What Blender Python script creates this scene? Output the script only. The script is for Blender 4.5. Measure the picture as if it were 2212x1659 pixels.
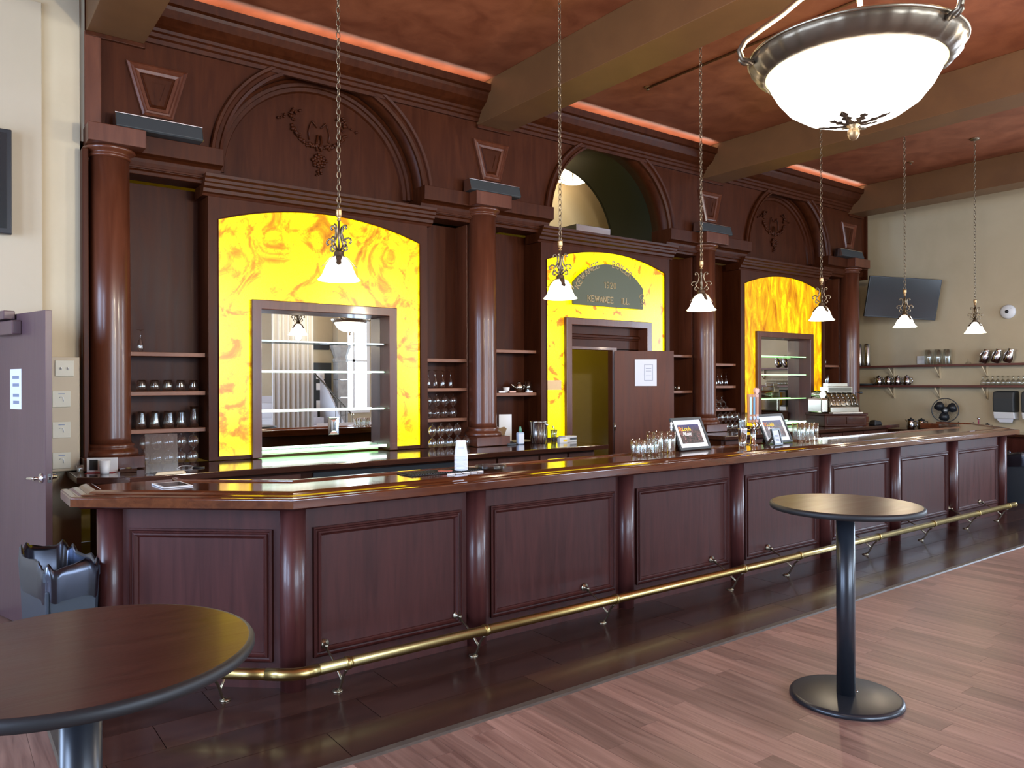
import bpy, bmesh, math, random
from mathutils import Vector, Matrix
R = random.Random(11)
sc = bpy.context.scene
C = sc.collection
PI = math.pi
for o in list(bpy.data.objects):
    bpy.data.objects.remove(o)

# ------------------------------------------------------------------ camera
yaw, pit, rol = math.radians(53.2), math.radians(-.05), math.radians(-.19)
vv = Vector((math.cos(yaw)*math.cos(pit), math.sin(yaw)*math.cos(pit), math.sin(pit)))
rr = Vector((math.sin(yaw), -math.cos(yaw), 0))
uu = rr.cross(vv)
rx = rr*math.cos(rol)+uu*math.sin(rol)
ux = uu*math.cos(rol)-rr*math.sin(rol)
cd = bpy.data.cameras.new('camera')
cd.sensor_fit = 'HORIZONTAL'; cd.sensor_width = 36; cd.lens = 1661/2212*36; cd.clip_start = .05; cd.clip_end = 100
cam = bpy.data.objects.new('camera', cd); C.objects.link(cam)
M = Matrix((rx, ux, -vv)).transposed().to_4x4(); M.translation = (0, 0, 1.73)
cam.matrix_world = M
sc.camera = cam
# ------------------------------------------------------------------ world, daylight, exposure
w = bpy.data.worlds.new('world'); sc.world = w; w.use_nodes = True
w.node_tree.nodes['Background'].inputs[0].default_value = (.62, .78, 1, 1)
w.node_tree.nodes['Background'].inputs[1].default_value = .6
def area(name, loc, rot, sx, sy, power, colr):
    l = bpy.data.lights.new(name, 'AREA'); l.shape = 'RECTANGLE'; l.size = sx; l.size_y = sy; l.energy = power; l.color = colr
    o = bpy.data.objects.new(name, l); C.objects.link(o); o.location = loc; o.rotation_euler = rot
    return o
DAY = (.62, .78, 1.0); BLUE = (.50, .68, 1.0)
# daylight coming in at the tall windows: two in the left wall, four behind the camera, one in the right wall
area('daylight_left', (-3.96, 1.2, 2.35), (0, -PI/2, 0), 2.9, 1.7, 370, BLUE)
area('daylight_left_far', (-3.96, 4.6, 2.35), (0, -PI/2, 0), 2.9, 1.7, 370, BLUE)
area('daylight_behind', (2.4, -4.46, 2.35), (PI/2, 0, 0), 1.7, 2.9, 360, DAY)
area('daylight_behind_mid', (5.2, -4.46, 2.35), (PI/2, 0, 0), 1.7, 2.9, 360, DAY)
area('daylight_behind_far', (8.9, -4.46, 2.35), (PI/2, 0, 0), .75, 2.6, 110, DAY)
area('daylight_behind_right', (11.6, -4.46, 2.35), (PI/2, 0, 0), 1.7, 2.9, 430, DAY)
area('daylight_right', (13.96, 1.4, 2.35), (0, PI/2, 0), 2.9, 1.7, 420, DAY)
vs = sc.view_settings
vs.view_transform = 'Standard'; vs.look = 'None'; vs.gamma = 1; vs.exposure = 0; vs.use_curve_mapping = False
sc.display_settings.display_device = 'sRGB'
cy = sc.cycles
cy.use_denoising = True
try:
    cy.denoiser = 'OPENIMAGEDENOISE'
except Exception:
    pass
cy.max_bounces = 9; cy.diffuse_bounces = 4; cy.glossy_bounces = 5; cy.transmission_bounces = 6; cy.transparent_max_bounces = 24
cy.sample_clamp_indirect = 4; cy.caustics_reflective = False; cy.caustics_refractive = False; cy.blur_glossy = .5

# ------------------------------------------------------------------ materials
MT = {}
def mat(name, colr, rough=.5, metal=0, spec=.5, coat=0, emit=None, es=0):
    m = bpy.data.materials.new(name); m.use_nodes = True
    p = m.node_tree.nodes['Principled BSDF']
    p.inputs['Base Color'].default_value = (*colr, 1); p.inputs['Roughness'].default_value = rough
    p.inputs['Metallic'].default_value = metal; p.inputs['Specular IOR Level'].default_value = spec
    p.inputs['Coat Weight'].default_value = coat; p.inputs['Coat Roughness'].default_value = .08
    if emit:
        p.inputs['Emission Color'].default_value = (*emit, 1); p.inputs['Emission Strength'].default_value = es
    MT[name] = m
    return m
def nd(m, t, **kw):
    n = m.node_tree.nodes.new(t)
    for k, v in kw.items():
        if k[0] == 'i' and k[1:].isdigit(): n.inputs[int(k[1:])].default_value = v
        elif hasattr(n, k): setattr(n, k, v)
        else: n.inputs[k].default_value = v
    return n
def ln(m, a, ao, b, bi): m.node_tree.links.new(a.outputs[ao], b.inputs[bi])
def ramp(m, stops):
    n = m.node_tree.nodes.new('ShaderNodeValToRGB'); e = n.color_ramp.elements
    while len(e) < len(stops): e.new(.5)
    for k, (p, c) in enumerate(stops): e[k].position = p; e[k].color = (*c, 1)
    return n
def wood(name, dark, light, stretch=(6, 6, .5), rough=.3, coat=.2, scale=3., bump=.02, rnd=False, detail=6, spec=.5):
    m = mat(name, dark, rough, coat=coat, spec=spec)
    p = m.node_tree.nodes['Principled BSDF']
    tc = nd(m, 'ShaderNodeTexCoord'); mp = nd(m, 'ShaderNodeMapping'); mp.inputs['Scale'].default_value = stretch
    ln(m, tc, 'Object', mp, 'Vector')
    if rnd:
        oi = nd(m, 'ShaderNodeObjectInfo'); mu = nd(m, 'ShaderNodeVectorMath', operation='MULTIPLY'); mu.inputs[1].default_value = (13.7, 7.1, 5.3)
        cx = nd(m, 'ShaderNodeCombineXYZ'); [ln(m, oi, 'Random', cx, k) for k in range(3)]
        ln(m, cx, 0, mu, 0); ln(m, mu, 0, mp, 'Location')
    n1 = nd(m, 'ShaderNodeTexNoise', Scale=scale, Detail=detail, Roughness=.6, Distortion=.8); ln(m, mp, 0, n1, 'Vector')
    rp = ramp(m, [(.3, dark), (.7, light)]); ln(m, n1, 'Fac', rp, 0)
    src = rp
    if rnd:
        hs = nd(m, 'ShaderNodeHueSaturation'); mr = nd(m, 'ShaderNodeMapRange'); mr.inputs[3].default_value = .72; mr.inputs[4].default_value = 1.22
        ln(m, oi, 'Random', mr, 0); ln(m, mr, 0, hs, 'Value'); ln(m, rp, 0, hs, 'Color'); src = hs
    ln(m, src, 0, p, 'Base Color')
    mr2 = nd(m, 'ShaderNodeMapRange'); mr2.inputs[3].default_value = rough*.8; mr2.inputs[4].default_value = rough*1.3
    ln(m, n1, 'Fac', mr2, 0); ln(m, mr2, 0, p, 'Roughness')
    if bump:
        bp = nd(m, 'ShaderNodeBump'); bp.inputs['Strength'].default_value = bump*5; bp.inputs['Distance'].default_value = .01
        ln(m, n1, 'Fac', bp, 'Height'); ln(m, bp, 0, p, 'Normal')
    return m
def mottled(name, a, b, scale=2., rough=.7, bump=.0, spec=.4, detail=5, stops=(.35, .65)):
    m = mat(name, a, rough, spec=spec); p = m.node_tree.nodes['Principled BSDF']
    tc = nd(m, 'ShaderNodeTexCoord'); n1 = nd(m, 'ShaderNodeTexNoise', Scale=scale, Detail=detail, Roughness=.6, Distortion=.5)
    ln(m, tc, 'Object', n1, 'Vector'); rp = ramp(m, [(stops[0], a), (stops[1], b)]); ln(m, n1, 'Fac', rp, 0); ln(m, rp, 0, p, 'Base Color')
    if bump:
        n2 = nd(m, 'ShaderNodeTexNoise', Scale=scale*14, Detail=3); ln(m, tc, 'Object', n2, 'Vector')
        bp = nd(m, 'ShaderNodeBump'); bp.inputs['Strength'].default_value = bump; bp.inputs['Distance'].default_value = .01
        ln(m, n2, 'Fac', bp, 'Height'); ln(m, bp, 0, p, 'Normal')
    return m
def glassy(name, tint=(.96, .98, .97), rough=.02, base=.09, gain=.75, refl=(1, 1, 1)):
    m = bpy.data.materials.new(name); m.use_nodes = True; nt = m.node_tree; nt.nodes.clear()
    out = nd(m, 'ShaderNodeOutputMaterial'); mx = nd(m, 'ShaderNodeMixShader')
    tr = nd(m, 'ShaderNodeBsdfTransparent'); tr.inputs[0].default_value = (*tint, 1)
    gl = nd(m, 'ShaderNodeBsdfGlossy'); gl.inputs['Roughness'].default_value = rough; gl.inputs[0].default_value = (*refl, 1)
    lw = nd(m, 'ShaderNodeLayerWeight'); lw.inputs[0].default_value = .35
    mr = nd(m, 'ShaderNodeMapRange'); mr.inputs[3].default_value = base; mr.inputs[4].default_value = gain
    ln(m, lw, 'Facing', mr, 0); ln(m, mr, 0, mx, 0); ln(m, tr, 0, mx, 1); ln(m, gl, 0, mx, 2); ln(m, mx, 0, out, 0)
    MT[name] = m
    return m
wood('wood_back', (.031, .0068, .0020), (.055, .0130, .0036), stretch=(5, 5, .55), rough=.40, coat=0, spec=.13)
wood('wood_column', (.070, .0185, .0085), (.115, .034, .0155), stretch=(5, 5, .4), rough=.30, coat=.12, spec=.4, bump=0)
wood('wood_bar', (.036, .0078, .0062), (.064, .0150, .0115), stretch=(6, 6, .5), rough=.42, coat=.03, spec=.24)
wood('wood_bar_post', (.050, .0135, .0125), (.082, .022, .0185), stretch=(6, 6, .3), rough=.34, coat=.10, spec=.45, bump=0)
wood('wood_top', (.060, .0145, .0060), (.125, .035, .012), stretch=(.6, 6, 6), rough=.11, coat=.8)
wood('wood_counter', (.030, .011, .007), (.055, .019, .011), stretch=(.6, 5, 5), rough=.14, coat=.7)
wood('wood_shelf', (.15, .055, .026), (.25, .10, .05), stretch=(.6, 6, 6), rough=.5, coat=0)
wood('wood_wall_shelf', (.085, .025, .020), (.125, .04, .03), stretch=(6, .6, 6), rough=.4, coat=0)
wood('wood_table', (.040, .0075, .0065), (.058, .011, .009), stretch=(1, 5, 5), rough=.30, coat=.10)
wood('wood_door', (.085, .046, .054), (.105, .058, .066), stretch=(5, 5, .4), rough=.36, coat=.1)
wood('wood_inner_door', (.075, .020, .010), (.115, .033, .016), stretch=(5, 5, .4), rough=.45, coat=.0, spec=.3)
wood('plank', (.165, .080, .062), (.370, .215, .168), stretch=(9, .55, 1), rough=.38, coat=0, scale=2.4, rnd=True, bump=.012, detail=9)
wood('tile', (.036, .0145, .0105), (.066, .028, .019), stretch=(.7, 5, 1), rough=.20, coat=.1, scale=2., rnd=True, bump=.004)
mottled('grout', (.10, .075, .06), (.13, .10, .08), 20, .7)
mottled('cream', (.465, .385, .255), (.515, .43, .29), 1.2, .75, bump=.05)
mottled('cream_board', (.42, .355, .255), (.445, .375, .275), .8, .6)
mottled('ceiling_paint', (.150, .040, .018), (.270, .088, .042), 3.2, .42, bump=.05, stops=(.3, .72))
mottled('beam_paint', (.115, .052, .020), (.140, .064, .024), 2., .45)
mottled('stone', (.34, .34, .33), (.46, .46, .44), 5, .8, bump=.15)
mottled('strip', (.062, .05, .042), (.09, .07, .055), 12, .45)
mat('brass', (.46, .34, .13), .30, 1)
mat('brass_dull', (.40, .35, .25), .34, 1)
mat('chrome', (.78, .79, .80), .10, 1)
mat('steel', (.70, .70, .69), .18, 1)
mat('silver', (.62, .58, .48), .16, 1)
mat('antique', (.20, .155, .105), .36, .85)
mat('gilt', (.40, .25, .12), .38, .8)
mat('black_metal', (.020, .023, .030), .30, .3, .7)
mat('black_plastic', (.012, .013, .016), .38)
mat('black_rubber', (.010, .010, .011), .55)
mat('charcoal', (.030, .034, .036), .55)
mat('bin_plastic', (.030, .040, .054), .42)
mat('dark_void', (.012, .009, .005), .8)
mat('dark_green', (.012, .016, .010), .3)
mat('screen', (.016, .020, .022), .16, 0, .6, .3)
mat('white_plastic', (.74, .75, .76), .4)
mat('plate_plastic', (.46, .43, .33), .4)
mat('paper', (.72, .74, .80), .7)
mat('paper_white', (.80, .80, .80), .7)
mat('ink', (.22, .25, .34), .7)
mat('grey_mat', (.60, .60, .60), .6)
mat('frosted', (.62, .63, .64), .35)
mat('red_card', (.34, .035, .04), .5)
mat('pink', (.85, .12, .28), .45)
mat('coaster', (.46, .13, .10), .6)
mat('kraft', (.22, .12, .035), .6)
mat('green_cap', (.10, .30, .20), .4)
mat('label_blue', (.46, .56, .72), .5)
mat('tap_wood', (.42, .17, .055), .45)
mat('tap_blue', (.06, .24, .40), .4)
mat('tap_pale', (.42, .62, .62), .4)
mat('tap_pink', (.62, .36, .28), .45)
mat('sign_green', (.062, .066, .026), .5)
mat('sign_gold', (.34, .24, .10), .5)
mat('yellow_print', (.9, .62, .03), .6)
mat('orange_print', (.9, .25, .02), .6)
mat('tan', (.62, .50, .32), .5)
mat('marble', (.58, .52, .42), .3)
mat('curtain', (.72, .72, .70), .8)
mat('chair_white', (.75, .75, .75), .5)
mat('stair_wall', (.62, .60, .62), .8)
mat('mirror', (.88, .90, .89), .0, 1)
mat('shade_glow', (.9, .9, .86), .4, emit=(1, .93, .80), es=5.5)
mat('bowl_glow', (.9, .9, .88), .4, emit=(1, .95, .86), es=6.0)
mat('rim_glass', (.85, .82, .60), .25, emit=(1, .95, .55), es=.9)
mat('led_pink', (1, .6, .45), .5, emit=(1, .80, .66), es=24)
mat('led_white', (.9, 1, .9), .5, emit=(.80, 1, .86), es=3.2)
mat('led_green', (.4, 1, .4), .5, emit=(.50, 1, .38), es=1.25)
mat('glass_edge_glow', (.55, .66, .68), .2, emit=(.75, .9, .95), es=.12)  # edge of the unlit top shelf: faint glow put into the material, no lamp
mat('lamp_art', (.9, .8, .6), .4, emit=(1, .82, .5), es=9)
mat('lead', (.06, .045, .03), .5, .6)
glassy('glass'); glassy('glass_smoke', (.72, .76, .78), .03, .14, .8); glassy('acrylic', (.80, .82, .84), .12, .16, .5)
glassy('glass_shelf', (.86, .97, .90), .02, .08, .7); glassy('liner', (.05, .055, .065), .28, .10, .45, (.7, .78, 1))
glassy('pane', (.95, .97, 1), .0, .05, .4)
def onyx(name, stretch, lo, seed, strength):
    m = mat(name, (.0, .0, .0), .25, spec=.3); p = m.node_tree.nodes['Principled BSDF']
    tc = nd(m, 'ShaderNodeTexCoord'); mp = nd(m, 'ShaderNodeMapping'); mp.inputs['Scale'].default_value = stretch; mp.inputs['Location'].default_value = (seed, seed*.7, seed*1.3)
    ln(m, tc, 'Object', mp, 0)
    n1 = nd(m, 'ShaderNodeTexNoise', Scale=2.6, Detail=5, Roughness=.55, Distortion=2.2); ln(m, mp, 0, n1, 0)
    n2 = nd(m, 'ShaderNodeTexNoise', Scale=4.2, Detail=3, Roughness=.5, Distortion=3.6); ln(m, mp, 0, n2, 0)
    r1 = ramp(m, [(.28, (.30, .075, .0)), (.40, (.44, .19, .0)), (lo, (.62, .36, .0)), (lo+.16, (1, .80, .0))]); ln(m, n1, 'Fac', r1, 0)
    r2 = ramp(m, [(.47, (0, 0, 0)), (.5, (1, 1, 1)), (.53, (0, 0, 0))]); ln(m, n2, 'Fac', r2, 0)
    r3 = ramp(m, [(.50, (0, 0, 0)), (.66, (1, 1, 1))]); ln(m, n1, 'Fac', r3, 0)
    mul = nd(m, 'ShaderNodeMath', operation='MULTIPLY'); ln(m, r2, 0, mul, 0); mul.inputs[1].default_value = .55
    mx = nd(m, 'ShaderNodeMixRGB'); ln(m, mul, 0, mx, 0); ln(m, r1, 0, mx, 1); mx.inputs[2].default_value = (.40, .17, 0, 1)
    ln(m, mx, 0, p, 'Emission Color'); p.inputs['Emission Strength'].default_value = strength
    return m
onyx('onyx_a', (1, 1, 1), .46, 1.3, 2.3); onyx('onyx_b', (1, 1, 1), .40, 7.9, 2.5); onyx('onyx_c', (1.8, 1, .55), .56, 4.1, 2.1)
def poster(name):
    m = mat(name, (.1, .05, .05), .3, coat=.4); p = m.node_tree.nodes['Principled BSDF']
    tc = nd(m, 'ShaderNodeTexCoord'); n1 = nd(m, 'ShaderNodeTexNoise', Scale=22, Detail=6, Roughness=.7, Distortion=1); ln(m, tc, 'Object', n1, 0)
    r1 = ramp(m, [(.35, (.012, .012, .012)), (.5, (.07, .055, .045)), (.62, (.24, .10, .10)), (.74, (.75, .5, .45))]); ln(m, n1, 'Fac', r1, 0)
    sp = nd(m, 'ShaderNodeSeparateXYZ'); ln(m, tc, 'Object', sp, 0)
    r2 = ramp(m, [(.55, (0, 0, 0)), (.75, (1, 1, 1))]); mr = nd(m, 'ShaderNodeMapRange'); mr.inputs[1].default_value = 0; mr.inputs[2].default_value = .3; ln(m, sp, 'Z', mr, 0); ln(m, mr, 0, r2, 0)
    mx = nd(m, 'ShaderNodeMixRGB'); ln(m, r2, 0, mx, 0); ln(m, r1, 0, mx, 1); mx.inputs[2].default_value = (.05, .055, .15, 1); ln(m, mx, 0, p, 'Base Color')
poster('poster')

# ------------------------------------------------------------------ mesh helpers
class MB:
    def __init__(s): s.v = []; s.f = []; s.s = []
    def add(s, vs, fs, sm=False):
        o = len(s.v); s.v += [tuple(p) for p in vs]; s.f += [tuple(o+i for i in f) for f in fs]; s.s += [sm]*len(fs); return s
    def box(s, x0, y0, z0, x1, y1, z1):
        return s.add([(x0,y0,z0),(x1,y0,z0),(x1,y1,z0),(x0,y1,z0),(x0,y0,z1),(x1,y0,z1),(x1,y1,z1),(x0,y1,z1)],
                     [(0,3,2,1),(4,5,6,7),(0,1,5,4),(1,2,6,5),(2,3,7,6),(3,0,4,7)])
    def hexa(s, b, t):
        return s.add(list(b)+list(t), [(0,3,2,1),(4,5,6,7),(0,1,5,4),(1,2,6,5),(2,3,7,6),(3,0,4,7)])
    def prism(s, poly, ax, a, b, sm=False):
        f = {'x': lambda p, t: (t, p[0], p[1]), 'y': lambda p, t: (p[0], t, p[1]), 'z': lambda p, t: (p[0], p[1], t)}[ax]
        n = len(poly)
        s.add([f(p, a) for p in poly]+[f(p, b) for p in poly], [tuple(range(n-1, -1, -1)), tuple(range(n, 2*n))])
        o = len(s.v)-2*n
        for i in range(n):
            j = (i+1) % n; s.f.append((o+i, o+j, o+n+j, o+n+i)); s.s.append(sm)
        return s
    def rings(s, rs, closed=True, c0=True, c1=True, sm=True, loop=False):
        n = len(rs[0]); vs = [p for r in rs for p in r]; fs = []
        m = len(rs)
        for k in range(m if loop else m-1):
            k2 = (k+1) % m
            for i in range(n if closed else n-1):
                j = (i+1) % n; fs.append((k*n+i, k*n+j, k2*n+j, k2*n+i))
        s.add(vs, fs, sm)
        o = len(s.v)-n*m
        if not loop and closed:
            if c0: s.f.append(tuple(o+i for i in range(n-1, -1, -1))); s.s.append(False)
            if c1: s.f.append(tuple(o+(m-1)*n+i for i in range(n))); s.s.append(False)
        return s
    def lathe(s, prof, c=(0,0,0), n=20, c0=True, c1=True, ax='z', sm=True, ph=0.):
        rs = []
        for (r, z) in prof:
            ring = []
            for i in range(n):
                a = 2*PI*i/n+ph; x, y = r*math.cos(a), r*math.sin(a)
                ring.append({'z': (c[0]+x, c[1]+y, c[2]+z), 'y': (c[0]+x, c[1]+z, c[2]+y), 'x': (c[0]+z, c[1]+x, c[2]+y)}[ax])
            rs.append(ring)
        return s.rings(rs, True, c0, c1, sm)
    def tube(s, pts, r, n=8, loop=False, caps=True):
        P = [Vector(p) for p in pts]; m = len(P); rs = []
        t0 = (P[1]-P[0]).normalized(); up = Vector((0,0,1)) if abs(t0.z) < .9 else Vector((1,0,0))
        nx = t0.cross(up).normalized()
        for k in range(m):
            if loop: t = (P[(k+1) % m]-P[k-1]).normalized()
            else: t = (P[min(k+1, m-1)]-P[max(k-1, 0)]).normalized()
            nx = (nx-t*nx.dot(t)).normalized(); ny = t.cross(nx)
            q = r[k] if isinstance(r, (list, tuple)) else r
            rs.append([P[k]+nx*q*math.cos(2*PI*i/n)+ny*q*math.sin(2*PI*i/n) for i in range(n)])
        return s.rings(rs, True, caps, caps, True, loop)
    def ball(s, c, r, n=8, k=5, sz=1.):
        return s.lathe([(r*math.sin(PI*i/k) if 0 < i < k else r*.02, -r*sz*math.cos(PI*i/k)) for i in range(k+1)], c, n)
    def loops(s, poly, prof, mp):
        """moulding round a convex polygon: prof = [(inset, out)...], mp(u, v, out) -> xyz"""
        n = len(poly); rs = []
        ar = sum(poly[i][0]*poly[(i+1) % n][1]-poly[(i+1) % n][0]*poly[i][1] for i in range(n))
        sg = 1 if ar > 0 else -1
        for (d, h) in prof:
            ring = []
            for i in range(n):
                a, b, c = Vector(poly[i-1]), Vector(poly[i]), Vector(poly[(i+1) % n])
                e1 = (b-a).normalized(); e2 = (c-b).normalized()
                n1 = Vector((-e1.y, e1.x))*sg; n2 = Vector((-e2.y, e2.x))*sg
                q = (n1+n2); q = q/ (1+n1.dot(n2))
                p = b+q*d; ring.append(mp(p.x, p.y, h))
            rs.append(ring)
        return s.rings(rs, True, False, False, False)
    def shift(s, d):
        s.v = [(x+d[0], y+d[1], z+d[2]) for x, y, z in s.v]; return s
    def xf(s, m4):
        s.v = [tuple(m4 @ Vector(p)) for p in s.v]; return s
def RM(loc=(0,0,0), rz=0, rx=0, ry=0):
    return Matrix.Translation(loc) @ Matrix.Rotation(rz, 4, 'Z') @ Matrix.Rotation(ry, 4, 'Y') @ Matrix.Rotation(rx, 4, 'X')
def mesh(name, mb, weld=False):
    me = bpy.data.meshes.new(name); me.from_pydata(mb.v, [], mb.f)
    me.polygons.foreach_set('use_smooth', mb.s)
    bm = bmesh.new(); bm.from_mesh(me)
    if weld: bmesh.ops.remove_doubles(bm, verts=bm.verts, dist=1e-5)
    bmesh.ops.recalc_face_normals(bm, faces=bm.faces)
    bm.to_mesh(me); bm.free()
    return me
ORG = {}
def tag(o, label=None, cat=None, group=None, kind=None):
    for k, v in (('label', label), ('category', cat), ('group', group), ('kind', kind)):
        if v: o[k] = v
    return o
def thing(name, label, cat, loc=(0,0,0), rz=0, group=None):
    o = bpy.data.objects.new(name, None); C.objects.link(o); o.empty_display_size = .1
    o.location = loc; o.rotation_euler = (0, 0, rz); ORG[o.name] = Vector(loc)
    return tag(o, label, cat, group)
def part(name, mb, m, parent=None, world=False, bev=0, weld=False, kind=None, label=None):
    """mesh object; world=True: coordinates are world ones, moved into the (unrotated) parent's frame"""
    if parent is not None and world:
        d = ORG[parent.name]; mb.shift((-d.x, -d.y, -d.z))
    me = mesh(name, mb, weld); me.materials.append(MT[m] if isinstance(m, str) else m)
    o = bpy.data.objects.new(name, me); C.objects.link(o)
    if parent is not None:
        o.parent = parent; ORG[o.name] = ORG[parent.name]
    if bev:
        b = o.modifiers.new('bevel', 'BEVEL'); b.width = bev; b.segments = 2; b.limit_method = 'ANGLE'; b.angle_limit = .7
        b.harden_normals = False
    return tag(o, label, None, None, kind)
def one(name, mb, m, label, cat, group=None, loc=(0,0,0), rz=0, kind=None, bev=0):
    o = part(name, mb, m, bev=bev); o.location = loc; o.rotation_euler = (0, 0, rz); ORG[o.name] = Vector(loc)
    return tag(o, label, cat, group, kind)
def struct(name, mb, m, label=None, bev=0):
    o = part(name, mb, m, bev=bev); ORG[o.name] = Vector((0,0,0))
    return tag(o, label, None, None, 'structure')
def dup(root, loc, rz=0, label=None):
    r = root.copy(); C.objects.link(r); r.location = loc; r.rotation_euler = (0, 0, rz)
    if label: r['label'] = label
    for ch in root.children:
        c = ch.copy(); C.objects.link(c); c.parent = r
        for g in ch.children:
            d = g.copy(); C.objects.link(d); d.parent = c
    return r
ORD = ['leftmost', 'second', 'third', 'fourth', 'fifth', 'sixth', 'seventh', 'eighth', 'ninth', 'tenth', 'eleventh', 'twelfth', 'thirteenth', 'fourteenth']
def nth(i): return ORD[i] if i == 0 else ORD[i]+' from the left'
# stroke letters for painted signs
LET = {'K': [[(0,0),(0,1)],[(.04,.42),(.6,1)],[(.2,.56),(.66,0)]], 'E': [[(0,0),(0,1)],[(0,1),(.58,1)],[(0,.5),(.42,.5)],[(0,0),(.58,0)],[(.58,1),(.58,.84)],[(.58,0),(.58,.16)]],
 'W': [[(0,1),(.22,0)],[(.22,0),(.44,.9)],[(.44,.9),(.66,0)],[(.66,0),(.88,1)]], 'A': [[(0,0),(.34,1)],[(.34,1),(.68,0)],[(.13,.33),(.55,.33)]],
 'N': [[(0,0),(0,1)],[(0,1),(.6,0)],[(.6,0),(.6,1)]], 'B': [[(0,0),(0,1)],[(0,1),(.38,1),(.54,.88),(.54,.66),(.38,.53),(0,.53)],[(.38,.53),(.6,.4),(.6,.14),(.42,0),(0,0)]],
 'O': [[(.33,0),(.1,.12),(0,.36),(0,.64),(.1,.88),(.33,1),(.56,.88),(.66,.64),(.66,.36),(.56,.12),(.33,0)]], 'I': [[(.1,0),(.1,1)]], 'L': [[(0,0),(0,1)],[(0,0),(.52,0)],[(.52,0),(.52,.2)]],
 'R': [[(0,0),(0,1)],[(0,1),(.4,1),(.56,.86),(.56,.64),(.4,.5),(0,.5)],[(.3,.5),(.62,0)]], 'C': [[(.6,.8),(.48,.95),(.33,1),(.1,.88),(0,.64),(0,.36),(.1,.12),(.33,0),(.5,.06),(.6,.22)]],
 '.': [[(.05,0),(.05,.1)]], '1': [[(.2,0),(.2,1)],[(.2,1),(.02,.86)]], '9': [[(.5,.62),(.36,.46),(.16,.46),(.02,.62),(.02,.84),(.16,1),(.36,1),(.5,.84),(.5,.4),(.4,.1),(.2,0),(.04,.08)]],
 '2': [[(.02,.78),(.1,.95),(.26,1),(.44,.94),(.5,.76),(.42,.52),(.02,0)],[(.02,0),(.52,0)]], '0': [[(.26,0),(.08,.12),(.02,.36),(.02,.64),(.08,.88),(.26,1),(.44,.88),(.5,.64),(.5,.36),(.44,.12),(.26,0)]]}
WID = {'W': .98, 'I': .3, '.': .2, 'L': .62, '1': .4, 'O': .76, 'N': .72, 'A': .76}
def letter(mb, ch, place, w=.13):
    for st in LET[ch]:
        for a, b in zip(st[:-1], st[1:]):
            a, b = Vector(a), Vector(b); d = (b-a).normalized(); q = Vector((-d.y, d.x))*w/2
            e = d*w*.2
            P = [a-e-q, b+e-q, b+e+q, a-e+q]
            mb.add([place(p.x, p.y, 0) for p in P]+[place(p.x, p.y, 1) for p in P], [(0,3,2,1),(4,5,6,7),(0,1,5,4),(1,2,6,5),(2,3,7,6),(3,0,4,7)])
    if ch in 'KEWANBILR1':
        ends = {'K': [(0,0),(0,1),(.6,1),(.66,0)], 'E': [(-.04,0),(-.04,1)], 'W': [(0,1),(.44,.96),(.88,1)], 'A': [(0,0),(.68,0)], 'N': [(0,0),(.6,1),(-.04,1)], 'B': [(-.04,0),(-.04,1)], 'I': [(.1,0),(.1,1)], 'L': [(-.04,0),(0,1)], 'R': [(0,0),(-.04,1),(.64,0)], '1': [(.2,0)]}[ch]
        for (x, y) in ends:
            y0, y1 = (y-.0, y+.07) if y < .5 else (y-.07, y)
            P = [(x-.14, y0), (x+.14, y0), (x+.14, y1), (x-.14, y1)]
            mb.add([place(p[0], p[1], 0) for p in P]+[place(p[0], p[1], 1.1) for p in P], [(0,3,2,1),(4,5,6,7),(0,1,5,4),(1,2,6,5),(2,3,7,6),(3,0,4,7)])

# ================================================================== the room
ZC = 5.0                       # ceiling
XL, XR, YB, YF = -4.0, 14.0, -4.5, 9.6
floor = struct('floor', MB().box(XL, YB, -.12, XR, YF, -.013), 'grout', 'wood plank and dark tile floor of the bar room')
# laminate planks run towards the bar; the nearest and largest are single objects, the rest one piece of stuff
PW, PL = .145, 1.22
pm = mesh('plank', MB().box(-PW/2+.0007, -PL/2+.0007, -.012, PW/2-.0007, PL/2-.0007, 0)); pm.materials.append(MT['plank'])
rest = MB(); cand = []
nx0 = int((XR-XL)/PW)
for i in range(nx0):
    x = XL+PW*(i+.5); off = (i*.47) % 1*PL
    y = YB-off
    while y < 3.25:
        a, b = max(y, YB), min(y+PL, 3.245)
        if b-a > .004:
            cand.append((x, a, b))
        y += PL
def inview(x, y):
    d = x*vv.x+y*vv.y; l = x*rr.x+y*rr.y
    return d > .6 and abs(l/d) < .72 and d < 12 and 1.73/d < .62
vis = sorted([c for c in cand if inview(c[0], c[1]+.1) or inview(c[0], c[2]-.1)], key=lambda c: c[0]**2+((c[1]+c[2])/2)**2)[:280]
vset = set(vis)
for (x, a, b) in cand:
    if (x, a, b) in vset:
        full = abs(b-a-PL) < 1e-4
        if full:
            o = bpy.data.objects.new('plank', pm); C.objects.link(o); o.location = (x, (a+b)/2, 0); o.parent = floor
        else:
            o = part('plank', MB().box(-PW/2+.0007, -(b-a)/2+.0007, -.012, PW/2-.0007, (b-a)/2-.0007, 0), 'plank', floor); o.location = (x, (a+b)/2, 0)
    else:
        rest.box(x-PW/2+.0007, a+.0007, -.012, x+PW/2-.0007, b-.0007, 0)
part('far_planks', rest, 'plank', floor, kind='stuff')
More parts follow.
